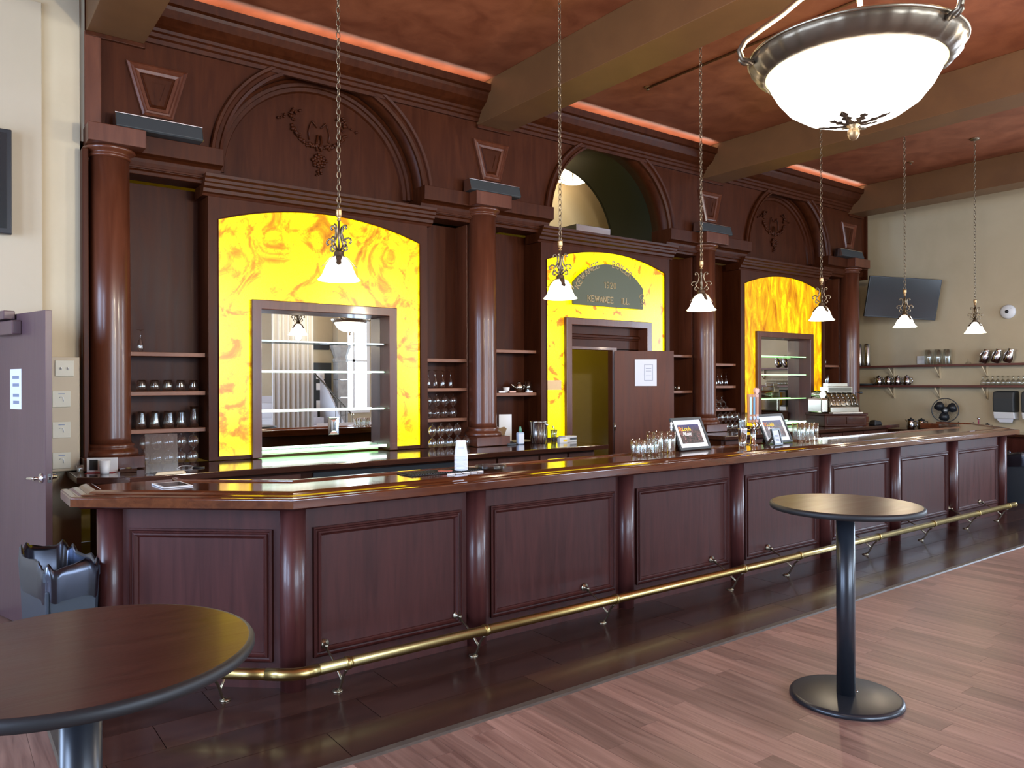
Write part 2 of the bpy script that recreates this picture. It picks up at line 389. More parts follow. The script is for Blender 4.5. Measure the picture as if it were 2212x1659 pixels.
# dark wood-look tiles along the bar
TW, TL = .3048, 1.23
TX0 = .47
offs = [2.77, 3.07, 2.10, 1.19, 2.45, 1.60, 2.9, 2.2, 1.4, 2.6, 1.8]
tmesh = mesh('floor_tile', MB().box(-TL/2+.002, -TW/2+.002, -.012, TL/2-.002, TW/2-.002, 0)); tmesh.materials.append(MT['tile'])
Y0 = 3.30
for r_ in range(11):
    ya = Y0+r_*TW; x = offs[r_]-TL*8
    while x < XR:
        a, b = max(x, TX0), min(x+TL, XR)
        if b-a > .05:
            if abs(b-a-TL) < 1e-4:
                o = bpy.data.objects.new('floor_tile', tmesh); C.objects.link(o); o.parent = floor
            else:
                o = part('floor_tile', MB().box(-(b-a)/2+.002, -TW/2+.002, -.012, (b-a)/2-.002, TW/2-.002, 0), 'tile', floor)
            o.location = ((a+b)/2, ya+TW/2, 0)
        x += TL
# plain floor left of the tiles and in the rooms behind
lp = MB(); k = 0
x = XL
while x < TX0-.05:
    y = 3.30-(k*.4) % 1
    while y < 7.0:
        lp.box(x+.0007, max(y, 3.25), -.012, min(x+PW, TX0)-.0007, min(y+PL, 7.0)-.001, 0); y += PL
    x += PW; k += 1
part('side_planks', lp, 'plank', floor, kind='stuff')
part('back_room_floor', MB().box(TX0, 6.66, -.012, XR, YF, -.001), 'tile', floor)
struct('trim_1', MB().prism([(3.235, 0), (3.245, .009), (3.285, .009), (3.303, 0)], 'x', TX0-.03, XR), 'strip', 'dark metal strip between planks and tiles')
struct('trim_2', MB().prism([(TX0-.035, 0), (TX0-.025, .009), (TX0+.012, .009), (TX0+.025, 0)], 'y', 3.25, 7.0), 'strip', 'dark strip at the left end of the tiles')
struct('ceiling', MB().box(XL, YB, ZC, XR, YF, ZC+.1), 'ceiling_paint', 'mottled red-brown painted ceiling')
# beams: run from the back bar over the room
BX = [(.97, 1.395), (4.766, 5.196), (8.556, 8.986), (12.35, 12.78)]
for i, (a, b) in enumerate(BX):
    o = struct('ceiling_beam', MB().box(a, YB, 4.572, b, 7.02, ZC), 'beam_paint', ['brown ceiling beam nearest the cream wall', 'brown ceiling beam above the second column', 'brown ceiling beam behind the bowl light', 'brown ceiling beam nearest the far end wall'][i], bev=.006)
# walls
wl = struct('wall_left', MB().box(XL, 7.05, 0, .93, 7.35, ZC), 'cream', 'cream plaster wall left of the back bar')
part('wall_board', MB().box(-2.5, 7.018, 2.2, .665, 7.05, 4.72), 'cream_board', wl, bev=.003)
part('corner_return', MB().box(.93, 7.06, 3.7, 1.0, 7.35, ZC), 'cream', wl)
struct('wall_side', MB().box(XL-.2, YB, 0, XL, YF, ZC), 'cream', 'cream wall on the left side of the room')
struct('wall_behind', MB().box(XL, YB-.2, 0, XR, YB, ZC), 'cream', 'cream wall behind the camera')
struct('wall_right', MB().box(XR, YB, 0, XR+.2, YF, ZC), 'cream', 'cream end wall with bottle shelves')
struct('wall_back', MB().box(.93, YF, 0, XR, YF+.2, ZC), 'cream', 'cream wall of the room behind the back bar')
struct('wall_divider', MB().box(.7, 7.35, 0, .93, YF, ZC), 'cream', 'cream wall closing the room behind the back bar')
# windows that let the daylight in (frames stand round the lights)
def window(n, axis, at, c, wd, z0, z1, inward, label):
    """axis 'y': in a wall of constant x ; 'x': in a wall of constant y"""
    o = bpy.data.objects.new('window_%d' % n, None); C.objects.link(o); ORG[o.name] = Vector((0,0,0)); tag(o, label, None, None, 'structure')
    t = .09
    def bx(u0, z0_, u1, z1_, d0, d1):
        m = MB(); a0, a1 = sorted((at+inward*d0, at+inward*d1))
        return m.box(a0, u0, z0_, a1, u1, z1_) if axis == 'y' else m.box(u0, a0, z0_, u1, a1, z1_)
    for (u0, q0, u1, q1, nm) in ((c-wd/2-t, z0-t, c-wd/2, z1+t, 'jamb'), (c+wd/2, z0-t, c+wd/2+t, z1+t, 'jamb'), (c-wd/2, z1, c+wd/2, z1+t, 'head'), (c-wd/2, z0-t, c+wd/2, z0, 'sill'),
                             (c-.03, z0, c+.03, z1, 'mullion'), (c-wd/2, (z0+z1)/2-.03, c+wd/2, (z0+z1)/2+.03, 'rail')):
        part(nm, bx(u0, q0, u1, q1, -.01 if nm not in ('mullion', 'rail') else .045, .075), 'chair_white', o)
    return o
window(1, 'y', XL, 1.2, 1.7, .9, 3.8, 1, 'tall daylight window in the left side wall')
window(2, 'y', XL, 4.6, 1.7, .9, 3.8, 1, 'second tall daylight window in the left side wall')
window(3, 'x', YB, 2.4, 1.7, .9, 3.8, 1, 'tall daylight window behind the camera')
window(4, 'x', YB, 5.2, 1.7, .9, 3.8, 1, 'second daylight window behind the camera')
window(5, 'x', YB, 8.9, .75, 1.05, 3.65, 1, 'narrow bright window seen in the left mirror')
window(6, 'x', YB, 11.6, 1.7, .9, 3.8, 1, 'far daylight window in the wall behind')
window(7, 'y', XR, 1.4, 1.7, .9, 3.8, -1, 'daylight window in the far end wall')

# ---- what the left mirror shows of the far side of the room
st = thing('staircase', 'pale curved staircase seen in the left mirror', 'staircase', (7.1, -2.6, 0))
for i in range(13):
    z = .18*i
    part('step', MB().box(5.9, -2.6-.27*(i+1), z, 7.95-.055*i, -2.6-.27*i+.02, z+.18), 'stair_wall', st, True, bev=.008)
part('stringer', MB().prism([(-2.55, 0), (-2.55, .34), (-4.49, 1.66+.34), (-4.49, 0)], 'x', 7.96, 8.0), 'stair_wall', st, True)
pts = [(7.93, -2.45, .98), (7.93, -2.7, 1.1), (7.85, -3.1, 1.35), (7.7, -3.6, 1.75), (7.45, -4.1, 2.2), (7.1, -4.35, 2.55), (6.7, -4.42, 2.75)]
part('handrail', MB().tube(pts, .022, 6), 'lead', st, True)
part('newel_post', MB().lathe([(.05, 0), (.05, .08), (.028, .12), (.022, .5), (.034, .56), (.022, .62), (.02, .95), (.04, 1.0), (.02, 1.04)], (7.93, -2.45, 0), 10), 'brass_dull', st, True)
for k in range(3):
    part('baluster', MB().tube([(7.9-.02*k, -2.75-.25*k, .2+.17*k), (7.9-.02*k, -2.75-.25*k, 1.12+.17*k)], .011, 5), 'lead', st, True)
cu = MB(); n = 30
for k in range(n):
    pass
poly = [(5.85+.95*k/60, -2.05+.05*math.sin(k*.9)+.02*math.sin(k*2.3)) for k in range(61)]
cu.rings([[(x, y, z) for (x, y) in poly]+[(x, y+.012, z) for (x, y) in reversed(poly)] for z in (.02, 4.4)], True, True, True, True)
one('curtain', cu, 'curtain', 'white floor-length curtain reflected at the left of the mirror', 'curtain')
dr = struct('door_3', MB().box(7.72, -4.495, 0, 8.28, -4.46, 2.28), 'charcoal', 'dark far door reflected in the left mirror')
for zz, hh in ((1.95, .19), (1.66, .17), (1.2, .2)):
    part('notice', MB().box(7.86, -4.462, zz-hh/2, 8.08 if hh > .18 else 7.98, -4.452, zz+hh/2), 'paper_white', dr)
ps = thing('stone_pillar', 'grey stone pillar with carved capital seen in the mirror', 'pillar', (8.44, -4.25, 0))
for k in range(5):
    part('block', MB().box(8.30, -4.4, .46*k+.005, 8.58, -4.1, .46*k+.455), 'stone', ps, True, bev=.01)
part('capital', MB().lathe([(.19, 2.3), (.20, 2.36), (.17, 2.42), (.23, 2.6), (.27, 2.68), (.27, 2.76)], (8.44, -4.25, 0), 8, ph=PI/8, sm=False), 'stone', ps, True)
part('upper_shaft', MB().box(8.30, -4.4, 2.76, 8.58, -4.1, 4.6), 'cream', ps, True)
wb = one('wall_speaker', MB().box(7.78, -4.5, 2.62, 8.2, -4.4, 2.76), 'charcoal', 'small dark bar speaker above the far door in the mirror', 'speaker')
for i in range(3):
    ch = thing('folding_chair', '%s white folding chair below the stairs in the mirror' % ['leftmost', 'middle', 'rightmost'][i], 'chair', (6.85+.48*i, -1.65, 0), PI+.1, 'white folding chairs')
    part('seat', MB().box(-.2, -.2, .43, .2, .2, .46), 'chair_white', ch, bev=.01)
    for sx in (-.2, .2):
        part('leg', MB().tube([(sx, .24, 0), (sx, -.16, .46), (sx, -.24, .86)], .013, 6), 'chair_white', ch)
        part('leg', MB().tube([(sx*.9, -.22, 0), (sx*.9, .18, .44)], .013, 6), 'chair_white', ch)
    part('backrest', MB().box(-.2, -.245, .74, .2, -.225, .87), 'chair_white', ch, bev=.006)
    for q in range(5):
        part('back_slat', MB().box(-.15+.07*q, -.232, .52, -.13+.07*q, -.222, .76), 'chair_white', ch)

# ================================================================== back bar
BCX = [3.05, 6.84, 10.63]               # bay centres
COLX = [1.14, 4.86, 8.65, 12.45]
YU, YT, YP = 7.0, 7.29, 7.08            # arch wall, tympanum, panel plane
ZS = 3.68
bb = thing('back_bar', 'dark mahogany back bar with three arched bays, columns and lit onyx panels', 'back bar', (6.8, 7.25, 0))
def P(name, mb, m='wood_back', par=None, **k): return part(name, mb, m, par or bb, True, **k)
RI, RO = 1.03, 1.13
N = 40
# wall of arches
wv = MB(); front = []; XW0, XW1 = .96, 12.9
def wallseg(x0, x1, z0):
    wv.add([(x0, YU, z0), (x1, YU, z0), (x1, YU, ZC), (x0, YU, ZC), (x0, YT, z0), (x1, YT, z0), (x1, YT, ZC), (x0, YT, ZC)], [(0, 1, 2, 3), (0, 4, 5, 1), (4, 5, 6, 7)])
xs = XW0
for c in BCX:
    wallseg(xs, c-RI, ZS)
    ar = [(c-RI*math.cos(PI*k/N), ZS+RI*math.sin(PI*k/N)) for k in range(N+1)]
    for (a, b) in zip(ar[:-1], ar[1:]):
        wv.add([(a[0], YU, a[1]), (b[0], YU, b[1]), (b[0], YU, ZC), (a[0], YU, ZC)], [(0, 1, 2, 3)])
        wv.add([(a[0], YU, a[1]), (b[0], YU, b[1]), (b[0], YT, b[1]), (a[0], YT, a[1])], [(0, 1, 2, 3)], True)
        wv.add([(a[0], YT, a[1]), (b[0], YT, b[1]), (b[0], YT, ZC), (a[0], YT, ZC)], [(0, 1, 2, 3)])
    xs = c+RI
wallseg(xs, XW1, ZS)
P('arch_wall', wv, weld=True)
def archring(c, prof, y0, a0=0., a1=PI, n=N, zs=ZS):
    """half-round moulding: prof = [(radius, y)] closed loop"""
    m = MB(); rs = []
    for k in range(n+1):
        t = a0+(a1-a0)*k/n
        rs.append([(c-r*math.cos(t), y, zs+r*math.sin(t)) for (r, y) in prof])
    return m.rings(rs, True, True, True, False)
for i, c in enumerate(BCX):
    P('archivolt', archring(c, [(RI-.004, YU+.01), (RI-.004, YU-.02), (RI+.022, YU-.036), (RI+.03, YU-.018), (RO-.04, YU-.018), (RO-.03, YU-.042), (RO-.006, YU-.048), (RO+.004, YU-.03), (RO+.004, YU+.01)], YU))
    if i != 1:
        P('inner_moulding', archring(c, [(RI-.001, YT-.001), (RI-.001, YT-.10), (RI-.025, YT-.105), (RI-.03, YT-.075), (RI-.06, YT-.07), (RI-.065, YT-.045), (RI-.10, YT-.04), (RI-.115, YT-.001)], YT))
        P('tympanum', MB().prism([(c-1.04, 3.56)]+[(c-1.04*math.cos(PI*k/N), ZS+1.04*math.sin(PI*k/N)) for k in range(N+1)]+[(c+1.04, 3.56)], 'y', YT-.012, YT+.02))
# carved swags
def swag(c):
    m = MB(); y = YT-.03; RS = random.Random(5)
    def leafy(pts, r):
        for (x, z) in pts:
            for q in range(3):
                m.ball((c+x+RS.uniform(-.014, .014), y+RS.uniform(-.01, .012), z+RS.uniform(-.014, .014)), r*RS.uniform(.5, .9), 6, 4)
    for sgn in (-1, 1):
        leafy([(sgn*(.28-.26*(k/14)), 4.24-.13*math.sin(PI*(k/14)*.62)*1.2-.0*k) for k in range(15)], .022)
        leafy([(sgn*(.26+.02*math.sin(k)), 4.30+.035*k-.0) for k in range(4)], .022)
        leafy([(sgn*(.20+.05*k), 4.40-.025*k) for k in range(5)], .016)
        m.tube([(c+sgn*.02, y, 4.27), (c+sgn*.07, y, 4.33), (c+sgn*.09, y, 4.29), (c+sgn*.11, y, 4.22), (c+sgn*.10, y, 4.14)], .008, 5)
        m.tube([(c+sgn*.015, y, 4.2), (c+sgn*.03, y, 4.1), (c+sgn*.02, y, 4.04)], .010, 5)
    for k in range(22):
        a = k*2.4; q = .075*math.sqrt(k/22)
        m.ball((c+q*math.cos(a), y, 3.945+q*.9*math.sin(a)), .019, 6, 4)
    for k in range(6):
        m.ball((c+RS.uniform(-.035, .035), y, 3.86-.012*k), .017-.001*k, 6, 4)
    return m
for c in (BCX[0], BCX[2]):
    P('carved_swag', swag(c), 'wood_back', kind='stuff')
# barrel vault behind the open middle arch, and the ledge under it
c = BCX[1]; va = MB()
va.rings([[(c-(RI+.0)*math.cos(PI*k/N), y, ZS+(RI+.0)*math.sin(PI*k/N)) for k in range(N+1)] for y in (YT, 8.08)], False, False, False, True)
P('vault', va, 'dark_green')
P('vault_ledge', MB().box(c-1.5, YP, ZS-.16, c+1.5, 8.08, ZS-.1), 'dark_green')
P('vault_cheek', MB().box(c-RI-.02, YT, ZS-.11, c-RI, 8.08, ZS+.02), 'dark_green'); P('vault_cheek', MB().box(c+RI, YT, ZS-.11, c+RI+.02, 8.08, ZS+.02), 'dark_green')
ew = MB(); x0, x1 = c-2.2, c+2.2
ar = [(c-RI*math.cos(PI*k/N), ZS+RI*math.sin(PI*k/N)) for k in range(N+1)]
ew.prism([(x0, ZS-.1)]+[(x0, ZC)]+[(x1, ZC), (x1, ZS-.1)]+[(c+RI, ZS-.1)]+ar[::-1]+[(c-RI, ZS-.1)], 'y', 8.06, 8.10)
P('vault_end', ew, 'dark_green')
# cornices between the beams, open at the back for the cove light
def cornice(a, b):
    m = MB()
    pr = [(YU, 4.60), (YU-.03, 4.60), (YU-.035, 4.635), (YU-.06, 4.645), (YU-.065, 4.675), (YU-.085, 4.685), (YU-.09, 4.71), (YU-.13, 4.73), (YU-.19, 4.775), (YU-.225, 4.83), (YU-.235, 4.855), (YU-.27, 4.865), (YU-.28, 4.935), (YU-.255, 4.935), (YU-.245, 4.89), (YU-.12, 4.87), (YU, 4.87)]
    return m.prism(pr, 'x', a, b)
for k in range(3):
    a, b = BX[k][1], BX[k+1][0]
    co = P('cornice', cornice(a, b))
    part('cove_light', MB().box(a+.03, YU-.235, 4.893, b-.03, YU-.205, 4.905), 'led_pink', co, True, label='pink cove light strip hidden behind the cornice')
P('cornice', cornice(BX[3][1], 12.9))
# trims under the beams, stile at the left end
for k, (a, b) in enumerate(BX):
    P('beam_trim', MB().box(a-.01, YU-.035, 4.535, b+.01, YU, 4.572), bev=.004)
P('end_stile', MB().box(.955, YU-.03, 3.8, 1.075, YU+.01, 4.57), 'wood_column', bev=.008)
# keystone panels
def mpU(u, v, o): return (u, YU-o, v)
for kx in (1.50, 4.945, 8.72, 12.33):
    pl = [(kx-.235, 4.405), (kx-.115, 3.985), (kx+.115, 3.985), (kx+.235, 4.405)]
    kp = P('keystone_panel', MB().prism([(p[0], p[1]) for p in pl], 'y', YU-.012, YU+.005))
    part('keystone_moulding', MB().loops(pl, [(-.004, 0), (-.004, .03), (.012, .042), (.022, .03), (.036, .036), (.046, .022), (.07, .018), (.075, .006)], mpU), 'wood_column', kp, True)
    part('raised_field', MB().loops([(kx-.13, 4.32), (kx-.055, 4.07), (kx+.055, 4.07), (kx+.13, 4.32)], [(-.01, .012), (0, .026), (.012, .018), (.05, .018)], mpU), 'wood_back', kp, True)
# entablatures: between the arches, over each column
ENT = [(.955, 2.03), (4.07, 5.82), (7.86, 9.61), (11.65, 12.88)]
for k, (a, b) in enumerate(ENT):
    cx = COLX[k]
    pr = [(7.3, 3.5), (7.06, 3.5), (7.05, 3.53), (7.03, 3.54), (7.03, 3.60), (7.02, 3.63), (6.99, 3.645), (6.945, 3.655), (6.94, 3.80), (7.3, 3.80)]
    en = P('entablature', MB().prism(pr, 'x', a, b), bev=.004)
    part('column_block', MB().box(max(cx-.235, .955), 6.80, 3.655, cx+.235, 6.95, 3.80), 'wood_column', en, True, bev=.006)
    part('frieze_bead', MB().box(a, 7.015, 3.545, b, 7.04, 3.565), 'wood_back', en, True, bev=.004)
# columns
def column(x):
    y = 7.04; r = .155
    co = P('column', MB().lathe([(r*1.03, 1.245), (r, 1.30), (r, 2.4), (r*.965, 3.585)], (x, y, 0), 36), 'wood_column')
    part('capital', MB().lathe([(r*.99, 3.57), (r*1.06, 3.58), (r*1.06, 3.592), (r*.99, 3.60), (r*1.0, 3.612), (r*1.22, 3.625), (r*1.28, 3.64), (r*1.22, 3.656)], (x, y, 0), 36), 'wood_column', co, True)
    part('base', MB().lathe([(r*1.34, 1.15), (r*1.36, 1.17), (r*1.32, 1.195), (r*1.14, 1.205), (r*1.12, 1.22), (r*1.18, 1.235), (r*1.05, 1.25)], (x, y, 0), 36), 'wood_column', co, True)
    part('plinth', MB().box(x-.22, y-.215, 1.05, x+.22, y+.2, 1.15), 'wood_column', co, True, bev=.006)
for x in COLX: column(x)
# pilasters behind the columns, niche backs, shelves
PX = [(.93, 1.30), (4.73, 5.06), (8.53, 8.86), (12.33, 12.62)]
for (a, b) in PX:
    P('pilaster', MB().box(a, 7.16, 1.05, b, 7.42, 3.5), 'wood_column', bev=.006)
P('end_post', MB().box(.93, 6.93, 1.05, .975, 7.16, 3.62), 'wood_back', bev=.01)
NI = [(1.30, 1.93), (4.17, 4.73), (5.06, 5.72), (7.96, 8.53), (8.86, 9.51), (11.75, 12.33)]
SZ = [(2.01, 1.67, 1.345), (2.0, 1.68, 1.35), (2.12, 1.62), (2.12, 1.62), (2.01, 1.685, 1.352), (2.02, 1.675, 1.35)]
for (a, b), zs in zip(NI, SZ):
    nb = P('niche_back', MB().box(a-.02, 7.40, 1.05, b+.02, 7.43, 3.5), 'wood_back')
    for z in zs:
        part('shelf', MB().box(a+.004, 7.155, z-.036, b-.004, 7.40, z), 'wood_shelf', nb, True, bev=.003)
# bay surrounds, onyx, casings
HO, HC, HI = 1.035, .745, .655
ZO0, ZO1, RISE = 1.083, 3.205, .175
RA = (HO*HO+RISE*RISE)/(2*RISE)
def seg(c, h, z1, rise, n=24):
    ra = (h*h+rise*rise)/(2*rise); out = []
    for k in range(n+1):
        x = -h+2*h*k/n; out.append((c+x, z1+rise-ra+math.sqrt(ra*ra-x*x)))
    return out
ONY = ['onyx_a', 'onyx_b', 'onyx_c']
for i, c in enumerate(BCX):
    arc = seg(c, HO, ZO1, RISE)
    out = [(c-1.12, 1.05), (c-1.12, 3.5), (c+1.12, 3.5), (c+1.12, 1.05), (c+HO, 1.05)]+arc[::-1]+[(c-HO, 1.05)]
    sr = P('bay_surround', MB().prism(out, 'y', YP-.012, 7.40), 'wood_back')
    bead = MB(); pth = [(c-HO, ZO0)]+arc+[(c+HO, ZO0)]
    bead.tube([(x, YP-.014, z) for x, z in pth], .007, 5); part('bead', bead, 'wood_back', sr, True)
    top = 2.507 if i != 1 else 2.53
    arc2 = seg(c, HO+.01, ZO1, RISE+.003)
    ox = [(c-HO-.01, ZO0)]+arc2+[(c+HO+.01, ZO0), (c+HC-.01, ZO0), (c+HC-.01, top-.01), (c-HC+.01, top-.01), (c-HC+.01, ZO0)]
    if i == 1: ox = [(x, z) for x, z in ox]
    P('onyx_panel', MB().prism(ox, 'y', YP+.008, YP+.03), ONY[i], label='backlit yellow onyx panel')
    for sx in (-1, 1):
        a, b = sorted((c+sx*HC, c+sx*HO))
        P('onyx_rail', MB().box(a, YP-.006, 1.05, b, YP+.06, ZO0), 'wood_back')
    cs = [(c-HC, 1.05), (c-HC, top), (c+HC, top), (c+HC, 1.05), (c+HI, 1.05), (c+HI, top-.087), (c-HI, top-.087), (c-HI, 1.05)]
    P('casing', MB().prism(cs, 'y', YP-.04, 7.30), 'wood_column', bev=.006)
    # band moulding over the bay
    bd = [(7.3, 3.40), (7.065, 3.40), (7.055, 3.42), (7.03, 3.43), (7.025, 3.46), (6.995, 3.475), (6.99, 3.50), (6.975, 3.51), (6.97, 3.535), (6.95, 3.55), (6.945, 3.575), (7.3, 3.575)]
    P('band_moulding', MB().prism(bd, 'x', c-1.17, c+1.17), 'wood_back')
    if i != 1:
        P('mirror', MB().box(c-HI, 7.252, 1.06, c+HI, 7.262, 2.42), 'mirror')
        for q, (z, m) in enumerate(((2.135, 'glass_edge_glow'), (1.85, 'led_green'), (1.475, 'led_green'))):
            if i == 2: m = 'led_green'
            gs = P('glass_shelf', MB().box(c-HI+.012, 7.115, z-.006, c+HI-.012, 7.245, z+.006), 'glass_shelf')
            part('glow_edge', MB().box(c-HI+.01, 7.108, z-.008, c+HI-.03, 7.115, z+.008), 'led_white' if (q and i == 0) else m, gs, True)
        gs = P('glass_shelf', MB().box(c-HI+.004, 7.06, 1.092, c+HI-.03, 7.24, 1.112), 'glass_shelf')
        part('glow_edge', MB().box(c-HI+.004, 7.052, 1.090, c+HI-.03, 7.06, 1.114), 'led_white', gs, True)
        part('under_light', MB().box(c-HI+.03, 7.20, 1.062, c+HI-.05, 7.235, 1.07), 'led_green', gs, True)
P('outlet_cover', MB().loops([(3.13, 1.22), (3.13, 1.40), (3.24, 1.40), (3.24, 1.22)], [(0, 0), (0, .006), (.012, .01), (.03, .006), (.05, .012)], lambda u, v, o: (u, 7.25-o, v)), 'chrome')
# doorway in the middle bay
c = BCX[1]
P('transom', MB().box(c-HI, 7.20, 2.16, c+HI, 7.24, 2.45), 'wood_back')
P('transom_moulding', MB().prism([(7.2, 2.28), (7.19, 2.285), (7.185, 2.305), (7.17, 2.31), (7.165, 2.335), (7.18, 2.345), (7.2, 2.35)], 'x', c-HI+.01, c+HI-.01), 'wood_back')
P('door_frame', MB().prism([(c-HI+.002, 0), (c-HI+.002, 2.19), (7.06, 2.19), (7.06, 0), (6.98, 0), (6.98, 2.15), (c-HI+.04, 2.15), (c-HI+.04, 0)], 'y', 7.165, 7.25), 'wood_column', bev=.004)
P('side_panel', MB().box(7.05, 7.2, 0, c+HI, 7.24, 2.17), 'wood_back')
P('base_wall', MB().box(5.95, 7.15, 0, c-HI, 7.4, 1.05), 'wood_back'); P('base_wall', MB().box(c+HI, 7.15, 0, 8.05, 7.4, 1.05), 'wood_back')
P('end_panel', MB().box(12.62, 7.16, 0, 12.66, 7.42, 3.5), 'wood_back')
P('end_panel', MB().box(12.86, 6.96, 3.5, 12.9, 7.42, ZC), 'wood_back')
# brass tag on the onyx
P('onyx_tag', MB().box(5.815, YP+.0, 1.65, 6.04, YP+.007, 1.765), 'gilt')
# inner door, half open
d2 = bpy.data.objects.new('door_2', None); C.objects.link(d2); d2.location = (6.985, 7.14, 0); d2.rotation_euler = (0, 0, math.radians(-37)); ORG[d2.name] = Vector((0,0,0))
tag(d2, 'open red-brown door in the middle bay with a taped notice', None, None, 'structure')
part('door_leaf', MB().box(0, -.04, .02, .76, 0, 2.14), 'wood_inner_door', d2, bev=.003)
part('knob', MB().ball((.70, -.075, .98), .03, 10, 6), 'brass', d2)
part('hinge', MB().lathe([(.012, 1.12), (.012, 1.22)], (0, -.05, 0), 8), 'chrome', d2)
one('notice_sheet', MB().box(-.14, 0, -.17, .14, .003, .17), 'paper', 'white laminated notice taped to the open inner door', 'notice', loc=(6.985+.40*math.cos(math.radians(-37))-.055*math.sin(math.radians(37)), 7.14+.40*math.sin(math.radians(-37))-.046*math.cos(math.radians(37))-.004, 1.86), rz=math.radians(-37))
ns = bpy.data.objects['notice_sheet']
for (x0, z0, x1, z1) in ((-.02, -.1, .09, -.095), (-.02, .1, .09, .105), (-.02, -.1, -.015, .1), (.085, -.1, .09, .1), (.0, .02, .07, .025), (.0, -.04, .07, -.035), (.0, .05, .07, .055)):
    part('print_line', MB().box(x0, -.001, z0, x1, 0, z1), 'ink', ns)
# sign over the door
sg = thing('boiler_sign', 'dark green arched sign with gold boiler company lettering over the middle door', 'sign', (6.80, 7.03, 2.69))
hw = .605
sp = [(-hw, 0), (-hw, .27)]+[(x, z) for x, z in seg(0, hw, .27, .265, 20)]+[(hw, .27), (hw, 0)]
part('board', MB().prism(sp, 'y', 0, .03), 'sign_green', sg)
le = MB(); R0 = .59; CZ = -.085
def arctext(txt, ang0, size):
    a = ang0
    for ch in txt:
        w_ = (WID.get(ch, .7)+.16)*size
        if ch != ' ':
            am = a-(w_/2)/R0
            def pl(u, v, o, am=am, ch=ch):
                uu_ = (u-WID.get(ch, .7)/2+.03)*size; q = R0+v*size
                an = am-uu_/R0*0
                return (math.cos(an)*q+math.sin(an)*uu_, -.001-.003*o, CZ+math.sin(an)*q-math.cos(an)*uu_)
            letter(le, ch, pl, .17)
        else: w_ = .55*size
        a -= w_/R0
    return a
arctext('KEWANEE', math.radians(153), .075); arctext('BOILER', math.radians(86), .075); arctext('CO.', math.radians(27), .075)
def linetext(txt, x, z, size):
    for ch in txt:
        if ch == ' ': x += .9*size; continue
        letter(le, ch, lambda u, v, o, x=x: (x+u*size, -.001-.003*o, z+v*size), .17); x += (WID.get(ch, .7)+.14)*size
linetext('1920', -.09, .235, .072); linetext('KEWANEE  ILL.', -.37, .05, .072)
part('lettering', le, 'sign_gold', sg, kind='stuff', label='gold serif lettering')
# bar speakers on the ledges
for i, x in enumerate((1.49, 4.90, 8.66, 12.18)):
    s = thing('bar_speaker', 'long dark bar speaker on the ledge above the %s column' % ['first', 'second', 'third', 'fourth'][i], 'speaker', (x, 6.90, 3.80), 0, 'bar speakers above the columns')
    part('cabinet', MB().prism([(-.07, 0), (-.085, .012), (-.05, .12), (.05, .12), (.06, 0)], 'x', -.335, .335), 'charcoal', s, bev=.004)
    part('top_strip', MB().box(-.337, -.052, .121, .337, .05, .127), 'steel', s)
    for sx in (-.337, .335): part('end_cap', MB().prism([(-.07, 0), (-.088, .012), (-.052, .122), (.05, .122), (.06, 0)], 'x', sx, sx+.002), 'steel', s)
# box and stained-glass lamp in the open arch
bx_ = thing('metal_box', 'grey metal box lying on the ledge inside the open arch', 'box', (6.86, 7.5, ZS-.1))
part('case', MB().box(-.30, -.12, 0, .30, .42, .19), 'steel', bx_, bev=.004)
for q in (-.02, .10, .13): part('knob', MB().lathe([(.01, 0), (.01, -.012)], (q, -.12, .05), 8, ax='y'), 'chrome', bx_)
gl_ = thing('glass_lamp', 'glowing stained-glass lamp hanging inside the open arch', 'lamp', (7.50, 8.5, 4.80))
part('lamp_shade', MB().lathe([(.04, .20), (.16, .14), (.28, .02), (.33, -.05), (.14, -.13), (.02, -.16)], (0, 0, 0), 16, sm=False), 'lamp_art', gl_)
lm = MB()
for k in range(8):
    a = 2*PI*k/8; lm.tube([(q*math.cos(a)*1.01, q*math.sin(a)*1.01, z) for q, z in ((.04, .20), (.16, .14), (.28, .02), (.33, -.05), (.14, -.13))], .006, 4)
part('leading', lm, 'lead', gl_, kind='stuff')
part('stem', MB().tube([(0, 0, .2), (0, 0, .35)], .01, 6), 'lead', gl_)
struct('wall_inner', MB().box(5.0, 8.95, 0, 9.2, 9.0, ZC), 'cream', 'grey back wall seen through the open arch')

# ---- back counters
def counter(name, label, poly, x0, x1, drawers, gap=None):
    t = thing(name, label, 'counter', ((x0+x1)/2, 6.7, 0))
    part('top', MB().prism(poly, 'z', .995, 1.045), 'wood_counter', t, True, bev=.006)
    part('body', MB().box(x0+.06, 6.36, .08, x1-.06, 7.16, .994), 'wood_back', t, True)
    part('toe_kick', MB().box(x0+.08, 6.44, 0, x1-.08, 7.1, .08), 'dark_void', t, True)
    for (a, b) in drawers:
        dw = part('drawer', MB().box(a+.012, 6.335, .80, b-.012, 6.36, .965), 'wood_inner_door', t, True, bev=.005)
        part('knob', MB().lathe([(.006, 0), (.008, -.012), (.014, -.02), (.012, -.028), (.002, -.03)], ((a+b)/2, 6.335, .885), 10, ax='y'), 'chrome', dw, True)
        cd_ = part('cupboard', MB().box(a+.012, 6.335, .12, b-.012, 6.36, .785), 'wood_inner_door', t, True, bev=.005)
        part('knob', MB().lathe([(.006, 0), (.008, -.012), (.014, -.02), (.012, -.028), (.002, -.03)], (b-.05, 6.335, .72), 10, ax='y'), 'chrome', cd_, True)
    if gap:
        part('cooler_front', MB().box(gap[0], 6.34, .12, gap[1], 6.358, .965), 'black_plastic', t, True, bev=.004)
        part('cooler_handle', MB().box(gap[0]+.1, 6.315, .90, gap[1]-.1, 6.34, .915), 'steel', t, True)
    return t
